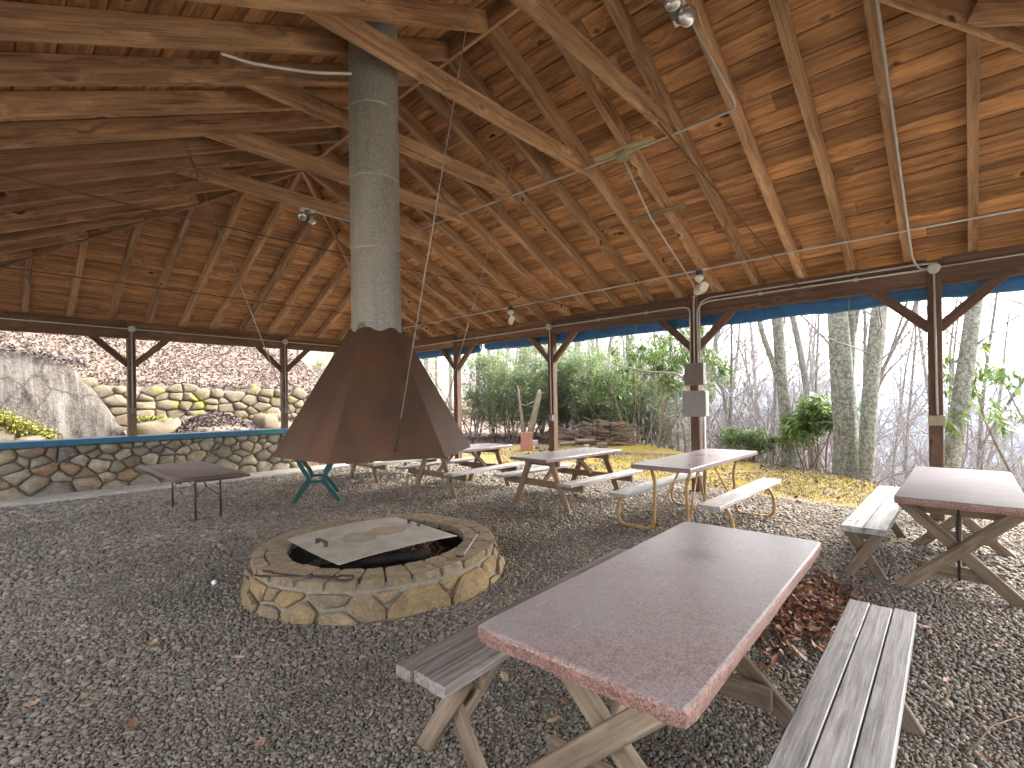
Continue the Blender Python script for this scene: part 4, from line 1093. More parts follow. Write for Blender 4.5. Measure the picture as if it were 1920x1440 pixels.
for x in (-.30, .90):
    for y in (-.14, .17): tube('leg', [(x, -y-.13, .0), (x, -y-.13, .64)], .013, M['dark_iron'], ft, Wf, 7)
    tube('foot_bar', [(x, -.47, .012), (x, .16, .012)], .012, M['dark_iron'], ft, Wf, 7)
    tube('leg_brace', [(x, -.28, .33), (x+.02, -.13, .46), (x, .0, .33)], .008, M['dark_iron'], ft, Wf, 6)
    tube('leg_brace', [(x+.02, -.13, .46), (x+.30, -.13, .64)], .010, M['dark_iron'], ft, Wf, 6)

# ------------------------------------------------------------------ small things on the gravel
bl = bpy.data.meshes.new('golf_ball')
import bmesh
bm = bmesh.new(); bmesh.ops.create_icosphere(bm, subdivisions=4, radius=.0225)
for i, v in enumerate(bm.verts):
    if i % 7 == 0: v.co *= .975
bm.to_mesh(bl); bm.free(); bl.materials.append(M['ball']); bl.polygons.foreach_set('use_smooth', [True]*len(bl.polygons))
add('golf_ball', bl, None, T(1.365, 4.885, .024), label='small white golf ball on the gravel left of the fire pit', cat='ball')
def oak_leaf(L, seed, mat):
    """a dry lobed leaf, curled"""
    r = random.Random(seed); n = 9; curl = r.uniform(.6, 2.2); twist = r.uniform(-.5, .5); fold = r.uniform(.15, .6)
    prof = [.06, .34, .20, .52, .28, .56, .26, .32, .02]
    V = []; F = []
    for i in range(n):
        t = i/(n-1); x = L*t-.5*L; wd = L*.55*prof[i]*r.uniform(.8, 1.15)
        z0 = L*.16*curl*((t-.5)**2*2-.1)+L*.04
        for s in (-1, 0, 1):
            V.append((x+(.03*L if s else 0), s*wd, z0+abs(s)*wd*fold+s*twist*wd*(t-.5)*1.5))
    for i in range(n-1):
        for k in range(2): F.append((i*3+k, i*3+k+1, (i+1)*3+k+1, (i+1)*3+k))
    me = mk_mesh('leaf', V, F, mat, False)
    a = me.attributes.new('tone', 'FLOAT', 'POINT'); a.data.foreach_set('value', [0.0]*len(V)); return me
LV = [oak_leaf(.115, k, M['dead_leaf']) for k in range(6)]
spots = [(.48, 3.0), (.84, 2.38), (1.07, 3.47), (1.39, 3.16), (2.04, 1.55), (1.87, 1.49), (1.44, 1.85), (1.56, 2.41), (4.26, -.12), (4.3, .21), (5.36, .06), (6.89, 2.24), (.15, 3.63), (1.06, 3.35), (3.2, 2.2), (3.6, 1.9), (5.15, .45), (5.3, -.2), (1.55, .55), (2.75, .6), (1.42, 1.6), (5.5, 4.2), (5.55, 5.1), (4.4, 2.7), (4.9, 3.2), (5.2, 3.6), (4.2, 4.3), (4.7, 5.3), (3.9, 5.6), (5.0, 1.6), (5.9, 1.5), (5.6, 1.2), (6.6, 1.5), (7.4, 1.3), (7.9, 1.9), (4.9, 1.4), (2.9, 2.5), (2.0, 1.95), (1.75, 2.0), (2.1, 2.3), (2.55, .30), (2.9, -.05), (3.3, -.25), (3.6, .1), (2.35, .45), (1.7, .75), (1.95, 1.2), (1.62, 1.30), (3.9, -.3), (4.6, .4), (5.0, 0.9), (5.6, 5.5), (3.2, 6.9), (4.4, 7.0), (.9, 5.6), (.5, 6.2), (1.5, 6.1), (.3, 4.9), (.75, 4.0), (1.1, 2.7), (.35, 2.6), (5.4, 4.2), (4.1, 3.5), (3.9, 2.6), (7.6, 3.6), (7.9, 4.4), (7.2, 5.9)]
r = random.Random(8)
for k, (v, u) in enumerate(spots):
    o = add('fallen_leaf', LV[k % 6], None, T(v, u, float(gravel_z(v, u))+.022) @ RZ(r.uniform(0, 6.28)) @ Matrix.Scale(r.uniform(.45, .85), 4),
            label='dry curled brown leaf lying alone on the grey gravel', cat='leaf', group='dry leaves scattered over the gravel')
for k, (a, b) in enumerate((((.55, 3.95), (.62, 3.62)), ((2.9, .02), (3.5, -.22)), ((3.35, -.15), (3.6, -.38)), ((2.2, 1.42), (1.95, 1.62)))):
    a = Vector((*a, .025)); b = Vector((*b, .02)); m = a.lerp(b, .5)+Vector((.02, .03, .008))
    tube('fallen_twig', [a, m, b], [.004, .0035, .002], M['stick'], None, Matrix(), 5, label='thin dead twig on the gravel', cat='twig', group='thin twigs on the gravel')
def leaf_cloud(P, size, mat, name, seed, tilt=.5, aspect=.5, **kw):
    """many small folded leaves as one mesh; P = points (n,3)"""
    g = np.random.default_rng(seed); n = len(P); L = size*g.uniform(.6, 1.3, n)
    az = g.uniform(0, 2*np.pi, n); ti = g.normal(0, tilt, n); ro = g.normal(0, tilt, n)
    d = np.stack([np.cos(az)*np.cos(ti), np.sin(az)*np.cos(ti), np.sin(ti)], -1)
    s = np.stack([-np.sin(az)*np.cos(ro), np.cos(az)*np.cos(ro), np.sin(ro)], -1)
    nn = np.cross(d, s)
    w = (L*aspect*.5)[:, None]; Lc = L[:, None]
    V = np.stack([P-d*Lc*.5, P+s*w+nn*w*.35, P+d*Lc*.5, P-s*w+nn*w*.35], 1).reshape(-1, 3)
    i = np.arange(n)[:, None]*4; F = np.concatenate([i+[0, 1, 2], i+[0, 2, 3]], 1).reshape(-1, 3)
    me = np_mesh(name, V, F, mat)
    a = me.attributes.new('tone', 'FLOAT', 'POINT'); a.data.foreach_set('value', np.repeat(g.random(n), 4).astype(np.float32))
    return add(name, me, None, Matrix(), **kw)
g = np.random.default_rng(4); n = 1500
pp = np.stack([4.15+g.normal(0, .36, n), .93+g.normal(0, .17, n), np.zeros(n)], -1)
hh = .09*np.exp(-(((pp[:, 0]-4.15)/.4)**2+((pp[:, 1]-.93)/.2)**2)); pp[:, 2] = .02+hh*g.random(n)
leaf_cloud(pp, .085, M['red_leaf'], 'leaf_pile', 5, .5, .36, label='drift of dark red brown dead leaves on the gravel right of the nearest table', cat='leaf pile', kind='stuff')
n = 380; pp = np.stack([g.uniform(-.5, 8.2, n), g.uniform(-1, 11, n), np.full(n, .022)], -1)
leaf_cloud(pp, .04, M['dead_leaf'], 'leaf_crumbs', 6, .3, .35, label='small bits of dead leaf strewn over the gravel', cat='leaf bits', kind='stuff')

# pebbles: real stones scattered over the gravel bed, instanced
def pebbles():
    coll = bpy.data.collections.new('pebble_shapes'); r = random.Random(2)
    for k in range(8):
        b = bmesh.new(); bmesh.ops.create_icosphere(b, subdivisions=1 if k < 6 else 2, radius=1.0)
        sx, sy, sz = r.uniform(.85, 1.3), r.uniform(.7, 1.0), r.uniform(.5, .75)
        for v in b.verts: v.co = Vector((v.co.x*sx, v.co.y*sy, v.co.z*sz))*r.uniform(.88, 1.1)
        me = bpy.data.meshes.new('pebble'); b.to_mesh(me); b.free(); me.materials.append(M['pebble']); me.polygons.foreach_set('use_smooth', [True]*len(me.polygons))
        coll.objects.link(bpy.data.objects.new('pebble', me))
    gq = np.random.default_rng(17); pts = []
    for (ra, rb, sp) in ((.7, 3.2, .0138), (3.2, 6.0, .0195), (6.0, 9.5, .031), (9.5, 13.2, .043)):
        X, Y = np.meshgrid(np.arange(-2.5, 8.5, sp), np.arange(-2.5, 11.4, sp), indexing='ij'); X = X.ravel(); Y = Y.ravel()
        X = X+gq.uniform(-.5, .5, len(X))*sp; Y = Y+gq.uniform(-.5, .5, len(Y))*sp
        d = np.hypot(X, Y); ang = np.degrees(np.arctan2(X, Y)); k = (d >= ra) & (d < rb) & (ang > -12) & (ang < 108) & (np.hypot(X-PC.x, Y-PC.y) > 1.10)
        pts.append(np.stack([X[k], Y[k], np.full(k.sum(), sp)], -1))
    Q = np.concatenate(pts); n = len(Q)
    sz = Q[:, 2]*.62*np.exp(gq.normal(0, .28, n)); Z = gravel_z(Q[:, 0], Q[:, 1])+sz*.25+gq.uniform(0, .006, n)
    pn = np.sin(Q[:, 0]*1.9+1.1*np.sin(Q[:, 1]*1.3))*np.sin(Q[:, 1]*1.6+.9*np.sin(Q[:, 0]*2.1+2))+.5*np.sin(Q[:, 0]*4.3+Q[:, 1]*3.1); Z = Z-.011*sstep(.55, 1.1, pn)
    me = bpy.data.meshes.new('gravel_stones'); me.vertices.add(n); me.vertices.foreach_set('co', np.stack([Q[:, 0], Q[:, 1], Z], -1).astype(np.float32).ravel())
    a = me.attributes.new('rot', 'FLOAT_VECTOR', 'POINT'); a.data.foreach_set('vector', np.stack([gq.normal(0, .35, n), gq.normal(0, .35, n), gq.uniform(0, 6.28, n)], -1).astype(np.float32).ravel())
    a = me.attributes.new('scl', 'FLOAT', 'POINT'); a.data.foreach_set('value', sz.astype(np.float32))
    me.update()
    o = add('gravel_stones', me, None, Matrix(), kind='stuff', label='loose grey pebbles covering the pavilion floor', cat='gravel')
    ng = bpy.data.node_groups.new('scatter', 'GeometryNodeTree')
    ng.interface.new_socket('Geometry', in_out='INPUT', socket_type='NodeSocketGeometry'); ng.interface.new_socket('Geometry', in_out='OUTPUT', socket_type='NodeSocketGeometry')
    N = ng.nodes.new; gi, go = N('NodeGroupInput'), N('NodeGroupOutput'); ip = N('GeometryNodeInstanceOnPoints'); ci = N('GeometryNodeCollectionInfo')
    ci.inputs['Collection'].default_value = coll; ci.inputs['Separate Children'].default_value = True; ci.inputs['Reset Children'].default_value = True
    ip.inputs['Pick Instance'].default_value = True
    ra = N('GeometryNodeInputNamedAttribute'); ra.data_type = 'FLOAT_VECTOR'; ra.inputs[0].default_value = 'rot'
    sa = N('GeometryNodeInputNamedAttribute'); sa.data_type = 'FLOAT'; sa.inputs[0].default_value = 'scl'
    L = ng.links.new
    L(gi.outputs[0], ip.inputs['Points']); L(ci.outputs[0], ip.inputs['Instance']); L(ra.outputs[0], ip.inputs['Rotation']); L(sa.outputs[0], ip.inputs['Scale']); L(ip.outputs[0], go.inputs[0])
    md = o.modifiers.new('scatter', 'NODES'); md.node_group = ng
pebbles()

# ------------------------------------------------------------------ the bank behind the pavilion
rw = thing('retaining_wall', 'tall pale fieldstone retaining wall holding back the leafy hill', 'wall', T(5, 16.0, .8))
V = []; F = []
xs = np.linspace(-2, 9.6, 30)
for x in xs:
    top = 2.22-.045*(x-2)-.03
    V += [(x, 15.93, .4), (x, 16.05, top-.06), (x, 16.2, top-.10)]
for i in range(len(xs)-1):
    a = i*3; F += [(a, a+3, a+4, a+1), (a+1, a+4, a+5, a+2)]
add('mortar_core', mk_mesh('mortar_core', V, F, M['mortar']), rw, Matrix())
r = random.Random(6)
for poly in cells(-.5, 9.4, .55, 2.62, lambda y: .118, 1.6, 12, 7000):
    cx = sum(p[0] for p in poly)/len(poly); cz = sum(p[1] for p in poly)/len(poly)
    if cz > 2.20-.045*(cx-2): continue
    if -.2 < cx < 2.0 and cz > 1.0: pass
    me, (cx, cz) = stone_mesh(poly, .008, .06, .06*r.uniform(.4, 1.5), M['bank_stone'], r, .66, True)
    add('stone', me, rw, T(cx, 15.92+.055*(cz-.5)+.0, cz) @ Matrix.Rotation(R_(86), 4, 'X'))
# sloping pale rock face and lower boulders
def boulder(name, lab, cat, c, ext, rotz, seed, mat, rough=.16, lean=0.0, sub=5, group=None):
    b = bmesh.new(); bmesh.ops.create_icosphere(b, subdivisions=sub, radius=1.0); rr = random.Random(seed)
    from mathutils import noise
    off = Vector((seed*3.1, seed*1.7, 0))
    for v in b.verts:
        d = v.co.copy(); p = Vector(tuple(math.copysign(abs(q)**.72, q) for q in d))
        k = 1+rough*noise.noise(d*1.6+off)+rough*.5*noise.noise(d*4+off)+rough*.22*noise.noise(d*11+off)
        v.co = Vector((p.x*ext[0], p.y*ext[1], p.z*ext[2]))*k
    me = bpy.data.meshes.new(name); b.to_mesh(me); b.free(); me.materials.append(mat); me.polygons.foreach_set('use_smooth', [True]*len(me.polygons))
    return add(name, me, None, T(*c) @ RZ(rotz) @ Matrix.Rotation(lean, 4, 'X'), label=lab, cat=cat, group=group)
# the slab: an outline in its own plane with real thickness
def slab():
    P = [(-.75, .55), (-.55, 2.95), (.15, 3.02), (.75, 2.90), (1.50, 2.52), (1.80, 2.05), (2.06, 1.62), (2.38, .95), (2.55, .45)]
    from mathutils import noise
    n = 44; m = 40; V = []; F = []
    lo = min(p[1] for p in P); hi = 2.98
    def span(z):
        left = -.75+max(0, 1.9-z)*1.02 if z < 1.9 else -.75
        right = np.interp(-z, [-3.02, -2.90, -2.52, -2.05, -1.62, -.95, -.45], [.55, .85, 1.52, 1.82, 2.06, 2.38, 2.55]); return left, float(right)
    for lay in (0, 1):
        for i in range(n+1):
            z = .45+(hi-.45)*i/n; l, rr = span(z)
            for j in range(m+1):
                t = j/m; x = l+(rr-l)*t; e = min(t, 1-t)*(rr-l)
                y = 15.50+(z-.9)*.38-.10*min(1, e/.12)
                y += .10*noise.noise(Vector((x*1.2, z*.9, 2)))+.05*abs(noise.noise(Vector((x*2.6, z*1.7, 5))))+.022*noise.noise(Vector((x*6, z*4, 1)))+.008*noise.noise(Vector((x*17, z*12, 1)))
                if lay: y = 15.50+(z-.9)*.38+.45
                V.append((x, y, z))
    q = (n+1)*(m+1); st = m+1
    for i in range(n):
        for j in range(m):
            a = i*st+j; F += [(a, a+1, a+st+1, a+st), (q+a, q+a+st, q+a+st+1, q+a+1)]
    for i in range(n): F += [(i*st, (i+1)*st, q+(i+1)*st, q+i*st), (i*st+m, q+i*st+m, q+(i+1)*st+m, (i+1)*st+m)]
    for j in range(m): F.append((n*st+j, n*st+j+1, q+n*st+j+1, q+n*st+j))
    me = mk_mesh('rock_face', V, F, M['rock'], True)
    add('rock_face', me, None, Matrix(), label='large smooth pale rock face streaked with white, leaning in the bank at left', cat='rock')
slab()
bs = [((.15, 15.35, .95), (.42, .3, .30), .2, 'mossy boulder at the far left foot of the bank, below the rock face'), ((-.45, 15.5, 1.35), (.40, .3, .34), .5, 'tan boulder at the left edge of the photo beside the rock face'),
      ((.72, 15.2, .72), (.36, .25, .24), 1.1, 'small mossy boulder against the lower left edge of the rock face'), ((-.2, 15.75, 1.75), (.38, .3, .22), 1.9, 'flat tan stone high on the left side of the rock face'),
      ((3.05, 15.45, .98), (.62, .34, .30), .3, 'long pale boulder with a moss streak right of the back post'), ((3.9, 15.25, .82), (.5, .3, .24), 2.2, 'dark cracked boulder beneath the leaf mound'),
      ((4.75, 15.4, .9), (.34, .26, .24), 1.2, 'rounded boulder at the foot of the retaining wall right of the leaf mound'), ((5.75, 15.5, 1.05), (.45, .28, .28), .7, 'pale mossy boulder at the wall foot near the hood')]
for k, (c, e, a, lb) in enumerate(bs): boulder('boulder', lb, 'boulder', c, e, a, k+3, M['bank_stone'], .22, 0, 3)
def moss_patch(cx, cy, cz, sx, sz, n, seed, lab):
    q = np.random.default_rng(seed); P = np.stack([cx+q.normal(0, sx, n), cy+q.normal(0, .05, n), cz+q.normal(0, sz, n)], -1)
    return leaf_cloud(P, .05, M['moss'], 'moss', seed, .9, .7, label=lab, cat='moss', kind='stuff')
M['moss'] = leafm('moss_tuft', [(0, (.10, .12, .015)), (.5, (.22, .22, .03)), (1, (.36, .33, .06))])
q = np.random.default_rng(3); n = 3400; t = q.random(n)
P = np.stack([-.02+t*1.12+q.normal(0, .10, n), 15.20+q.normal(0, .06, n)-.05*t, 1.50-t*.72+q.normal(0, .10, n)], -1)
leaf_cloud(P, .05, M['moss'], 'moss', 9, .9, .7, label='bright green moss along the lower left edge of the rock face', cat='moss', kind='stuff')
moss_patch(2.85, 15.2, 1.27, .20, .03, 500, 2, 'thin streak of green moss on the long pale boulder'); moss_patch(4.95, 15.45, 1.05, .10, .10, 450, 5, 'yellow green moss on stones right of the leaf mound'); moss_patch(5.7, 15.45, 1.22, .12, .07, 400, 6, 'small green moss patch on the pale boulder near the hood')

# leaf litter: on the hill, the mound, the shoulder
def litter():
    q = np.random.default_rng(31); out = []
    def band(n, v0, v1, u0, u1, keep=None, lift=.02):
        v = q.uniform(v0, v1, n); u = q.uniform(u0, u1, n)
        if keep is not None: k = keep(v, u); v, u = v[k], u[k]
        out.append(np.stack([v, u, terrain(v, u)+lift+q.random(len(v))*.03], -1))
    band(26000, -3.5, 10, 16.3, 20); band(17000, -4, 14, 20, 26); band(9000, -2, 12, 26, 34)
    band(6500, -1, 9, 13.2, 16.0, lambda v, u: q.random(len(v)) < .85); band(2600, 3.4, 5.4, 14.9, 16.0)
    band(12000, 9.0, 16, 10.5, 20, lambda v, u: q.random(len(v)) < sstep(9.5, 13.5, u+.3*np.sin(v*2))*.9+.10)
    band(2600, 8.6, 12.5, 3.0, 9.0, lambda v, u: (np.sin(v*1.9+u*1.3)+np.sin(u*2.7-v))>.35)
    band(2600, 8.6, 13, .5, 4.0, lambda v, u: q.random(len(v)) < .10)
    v = q.uniform(-1, 9.5, 2600); u = q.uniform(15.98, 16.5, 2600); out.append(np.stack([v, u, 2.16-.045*(v-2)+.02+.06*q.random(2600)+(u-16)*.2], -1))
    x = q.uniform(-1.2, 1.75, 1500); out.append(np.stack([x, q.uniform(16.0, 16.5, 1500), 2.98-.28*sstep(.5, 1.75, x)+q.normal(0, .045, 1500)-.10*q.random(1500)**2], -1))
    P = np.concatenate(out)
    leaf_cloud(P, .085, M['litter_leaf'], 'leaf_litter', 12, .45, .5, label='pale brown dead leaves covering the hill and the ground outside', cat='leaf litter', kind='stuff')
litter()
M['moss_gold'] = leafm('moss_gold_tuft', [(0, (.11, .085, .035)), (.3, (.225, .165, .05)), (.55, (.30, .235, .085)), (.75, (.36, .30, .18)), (1, (.40, .36, .28))])
q = np.random.default_rng(77); n = 52000; v = q.uniform(8.4, 13.2, n); u = q.uniform(-2.5, 10.5, n)
k = (np.sin(v*1.3+u*.7)+np.sin(u*1.9-v*.8)+.9*np.sin(v*3.1+1)*np.sin(u*2.7) > -.75) & (v < np.interp(u, EU, EV)+.6) & (q.random(n) < sstep(8.4, 9.2, v-.5*sstep(3, 6, u)))
leaf_cloud(np.stack([v[k], u[k], terrain(v[k], u[k])+.012], -1), .038, M['moss_gold'], 'moss_carpet', 14, .7, .55, label='golden green moss carpet on the shoulder beyond the right posts', cat='moss', kind='stuff')

# ------------------------------------------------------------------ trees and shrubs
def tubes_np(branches, sides):
    """branches: list of (points (k,3), radii (k)); returns V, quad F as numpy"""
    Vs, Fs = [], []; off = 0
    for P, Rr in branches:
        P = np.asarray(P, float); Rr = np.asarray(Rr, float); k = len(P)
        t = np.gradient(P, axis=0); t /= np.linalg.norm(t, axis=1)[:, None]+1e-9
        ref = np.array([0, 0, 1.0]) if abs(t[0, 2]) < .8 else np.array([1.0, 0, 0])
        n1 = np.cross(t, ref); n1 /= np.linalg.norm(n1, axis=1)[:, None]+1e-9; n2 = np.cross(t, n1)
        s = sides if Rr[0] > .02 else min(sides, 4 if Rr[0] > .008 else 3)
        a = np.linspace(0, 2*np.pi, s, endpoint=False)
        V = P[:, None]+Rr[:, None, None]*(np.cos(a)[None, :, None]*n1[:, None]+np.sin(a)[None, :, None]*n2[:, None])
        Vs.append(V.reshape(-1, 3)); i = np.arange(k-1)[:, None]*s; j = np.arange(s)[None, :]; j2 = (j+1) % s
        Fs.append((np.stack([i+j, i+j2, i+s+j2, i+s+j], -1)+off).reshape(-1, 4)); off += k*s
    return np.concatenate(Vs), np.concatenate(Fs)
def wander(p, d, L, k, r, wob, up):
    P = [np.array(p, float)]; d = np.array(d, float)
    for i in range(k):
        d = d+np.array([r.gauss(0, wob), r.gauss(0, wob), r.gauss(0, wob*.7)+up]); d /= np.linalg.norm(d)+1e-9; P.append(P[-1]+d*L/k)
    return np.array(P)
def sub_branches(P, Rr, level, maxl, r, out, L, dens, spread, up, t0=.25, minr=.004, rf=.5):
    k = len(P)
    for _ in range(max(1, int(dens))):
        t = t0+(1-t0)*r.random()**.85; i = min(k-2, int(t*(k-1))); f = t*(k-1)-i
        p = P[i]*(1-f)+P[i+1]*f; rad = (Rr[i]*(1-f)+Rr[i+1]*f)
        ax = P[i+1]-P[i]; ax /= np.linalg.norm(ax)+1e-9
        q = np.array([r.gauss(0, 1), r.gauss(0, 1), r.gauss(0, 1)]); q -= ax*q.dot(ax); q /= np.linalg.norm(q)+1e-9
        d = ax*(1-spread)+q*spread; ln = L*(1.1-t*.65)*r.uniform(.6, 1.2)
        kk = 5 if level == 1 else 4; B = wander(p, d, ln, kk, r, .17, up); rb = max(minr, rad*(rf if level == 1 else .55)); RR = np.linspace(rb, max(minr*.5, rb*.2), kk+1)
        out.append((B, RR))
        if level < maxl: sub_branches(B, RR, level+1, maxl, r, out, ln*.55, dens*.42 if level == 1 else dens*.35, min(.75, spread+.05), up, .2, minr)
def bare_tree(seed, H, r0, n1, forks=0, maxl=3, crown0=.35, blen=.32, lean=(0, 0), up=.06, spread=.5):
    r = random.Random(seed); k = 12
    P = wander((0, 0, -.4), (lean[0], lean[1], 1), H+.4, k, r, .035, .02); Rr = r0*(1-np.linspace(0, 1, k+1)**1.15*.9); Rr[0] *= 1.35
    trunks = [(P, Rr)]; br = []
    for f in range(forks):
        t = r.uniform(.22, .45); i = int(t*k); d = np.array([r.choice((-1, 1))*r.uniform(.25, .45), r.uniform(-.4, .4), 1.0])
        B = wander(P[i], d, H*(1-t)*.85, 9, r, .06, .05); RB = np.linspace(Rr[i]*.7, .02, 10); trunks.append((B, RB)); sub_branches(B, RB, 1, maxl, r, br, H*blen*.7, n1*.5, spread, up, .3)
    sub_branches(P, Rr, 1, maxl, r, br, H*blen, n1, spread, up, crown0)
    return trunks, br
def tree_thing(name, lab, cat, W, trunks, br, mt, mb, group=None, sides=8):
    t = thing(name, lab, cat, W, group)
    V, F = tubes_np(trunks, sides); add('trunk', np_mesh('trunk', V, F, mt, True), t, W)
    if br:
        V, F = tubes_np(br, 4); add('crown', np_mesh('crown', V, F, mb, True), t, W)
    return t
def zt(v, u): return float(terrain(v, u))
# named big trunks
def poly_trunk(pts, rad, k=14, seed=1):
    P = np.array(pts, float); s = np.linspace(0, len(P)-1, k); out = np.stack([np.interp(s, np.arange(len(P)), P[:, c]) for c in range(3)], -1)
    for c in (0, 1): out[1:-1, c] = .25*out[:-2, c]+.5*out[1:-1, c]+.25*out[2:, c]
    R2 = np.interp(s, np.arange(len(P)), rad); q = np.random.default_rng(seed); R2 = R2*(1+q.normal(0, .035, k)); return out, R2
def big_tree(lab, base, stems, seed, n1=12):
    v, u = base; z = zt(v, u); W = T(v, u, z); r = random.Random(seed); tr, br = [], []
    for pts, rad in stems:
        P, R2 = poly_trunk(pts, rad, 16, seed); tr.append((P, R2)); sub_branches(P, R2, 1, 3, r, br, 3.0, n1, .62, .03, .45, .003, .16)
    return tree_thing('lichen_tree', lab, 'tree', W, tr, br, M['lichen_bark'], M['twig'], 'big lichen covered trees at the edge of the slope', 18)
_r3 = np.array([math.cos(YAW), -math.sin(YAW), 0.0])     # a horizontal direction across the slope
def st(offs): return [tuple(_r3*o+np.array([0, 0, z])) for o, z in offs]
big_tree('straight lichen covered trunk with one side limb, left of the leafy bush', (12.55, 3.05), [(st([(.06, -.6), (.03, .2), (-.02, 1.2), (-.12, 2.2), (-.19, 3.4), (-.24, 5), (-.1, 9), (.2, 14)]), [.19, .155, .135, .125, .12, .11, .08, .03]),
    (st([(-.17, 1.95), (-.34, 2.5), (-.55, 3.1), (-.68, 3.8), (-.9, 5.5), (-1.3, 9)]), [.07, .062, .058, .055, .045, .015])], 3)
big_tree('thickest lichen covered trunk, moss at its foot, right of the leafy bush', (11.75, 1.80), [(st([(.05, -.6), (.03, .15), (-.02, 1.2), (-.07, 2.2), (-.14, 3.4), (-.22, 5), (-.5, 9), (-.6, 15)]), [.34, .235, .215, .20, .185, .17, .12, .04]),
    (st([(.08, 1.9), (.13, 2.6), (.14, 3.3), (.22, 4.5), (.5, 8)]), [.08, .075, .07, .06, .02]), (st([(.13, 2.75), (.22, 3.1), (.32, 3.7), (.5, 5), (.9, 8)]), [.06, .055, .05, .04, .015])], 4)
big_tree('lichen covered trunk leaning right, close beside the thickest trunk', (11.42, 1.42), [(st([(-.03, -.7), (-.02, .2), (.02, 1.2), (.13, 2.2), (.27, 3.3), (.45, 4.6), (1.0, 9), (1.5, 14)]), [.15, .125, .125, .13, .125, .115, .08, .03])], 5)
big_tree('lichen covered trunk leaning behind the front right post', (11.6, .08), [(st([(-.5, -1.2), (-.42, .0), (-.25, 1.0), (-.02, 2.2), (.16, 3.4), (.36, 4.8), (.9, 9), (1.3, 13)]), [.16, .13, .12, .12, .115, .10, .07, .03])], 6)
# forest of bare trees down the slope: a few shapes, copied
protos = []
for k, (H, r0, n1, fk, cr, bl_) in enumerate(((15, .12, 26, 0, .35, .20), (17, .15, 28, 1, .40, .20), (12, .08, 24, 1, .25, .24), (18, .17, 26, 1, .45, .18), (10, .06, 22, 0, .2, .26), (14, .10, 28, 2, .3, .22), (16, .13, 26, 0, .3, .18), (9, .05, 22, 1, .15, .30))):
    tr, br = bare_tree(40+k, H, r0, n1, fk, 3, cr, bl_, (random.Random(k).uniform(-.1, .1), random.Random(k+9).uniform(-.1, .1)))
    t = tree_thing('bare_tree', 'slender bare grey winter tree on the slope beyond the posts', 'tree', T(0, -200, -300), tr, br, M['grey_bark'], M['twig'], 'bare winter trees on the slope', 7); protos.append(t)
r = random.Random(99); placed = []; used = set()
def put_tree(v, u, k=None, sc_=1.0, rot=None):
    k = r.randrange(8) if k is None else k
    W = T(v, u, zt(v, u)-.15) @ RZ(r.uniform(0, 6.28) if rot is None else rot) @ Matrix.Scale(sc_, 4)
    if k not in used: used.add(k); o = protos[k]; WM[o] = W; o.matrix_basis = W
    else: o = copy_tree(protos[k], W)
    placed.append((v, u)); return o
tries = 0
while len(placed) < 215 and tries < 6000:
    tries += 1
    a = R_(r.uniform(42, 98)); d = 15+r.random()**1.25*75; v, u = d*math.sin(a), d*math.cos(a)
    if v-np.interp(u, EU, EV) < 1.0: continue
    if any((v-p)**2+(u-q)**2 < (.9+d*.025)**2 for p, q in placed): continue
    put_tree(v, u, r.choice((2, 4, 7, 4, 0)) if d < 32 else None, r.uniform(.75, 1.25))
while len(placed) < 250 and tries < 12000:                   # those behind the bank
    tries += 1
    a = R_(r.uniform(22, 50)); d = r.uniform(24, 55); v, u = d*math.sin(a), d*math.cos(a)
    if any((v-p)**2+(u-q)**2 < 2.0 for p, q in placed): continue
    put_tree(v, u, None, r.uniform(.8, 1.2))
# the far wood down the slope, one grey mass of thin trunks
def far_wood():
    r = random.Random(314); br = []
    for _ in range(1500):
        a = R_(r.uniform(14, 130)); d = (46 if a < 1.7 else 24)+r.random()**1.3*170; v, u = d*math.sin(a), d*math.cos(a)
        if a < R_(46) and d < 75: continue
        z = zt(v, u); H = r.uniform(11, 19); P = wander((v, u, z-.3), (r.gauss(0, .03), r.gauss(0, .03), 1), H, 4, r, .03, .03); R2 = np.linspace(r.uniform(.07, .16), .02, 5); br.append((P, R2))
        for _k in range(22):
            t = r.uniform(.3, .98); i = min(3, int(t*4)); p = P[i]+(P[i+1]-P[i])*(t*4-i); az = r.uniform(0, 6.28); L = H*r.uniform(.10, .26)*(1.15-t)*1.3
            B = wander(p, (math.cos(az)*.8, math.sin(az)*.8, r.uniform(.5, 1.4)), L, 2, r, .15, .1); br.append((B, np.linspace(.03, .012, 3)))
            for _j in range(2):
                B2 = wander(B[1], (r.gauss(0, 1), r.gauss(0, 1), 1.0), L*.6, 1, r, .1, .1); br.append((B2, np.array([.018, .008])))
    V, F = tubes_np(br, 3)
    add('far_wood', np_mesh('far_wood', V, F, M['twig'], False), None, Matrix(), kind='stuff', label='grey purple mass of bare trees far down the slope', cat='wood')
far_wood()
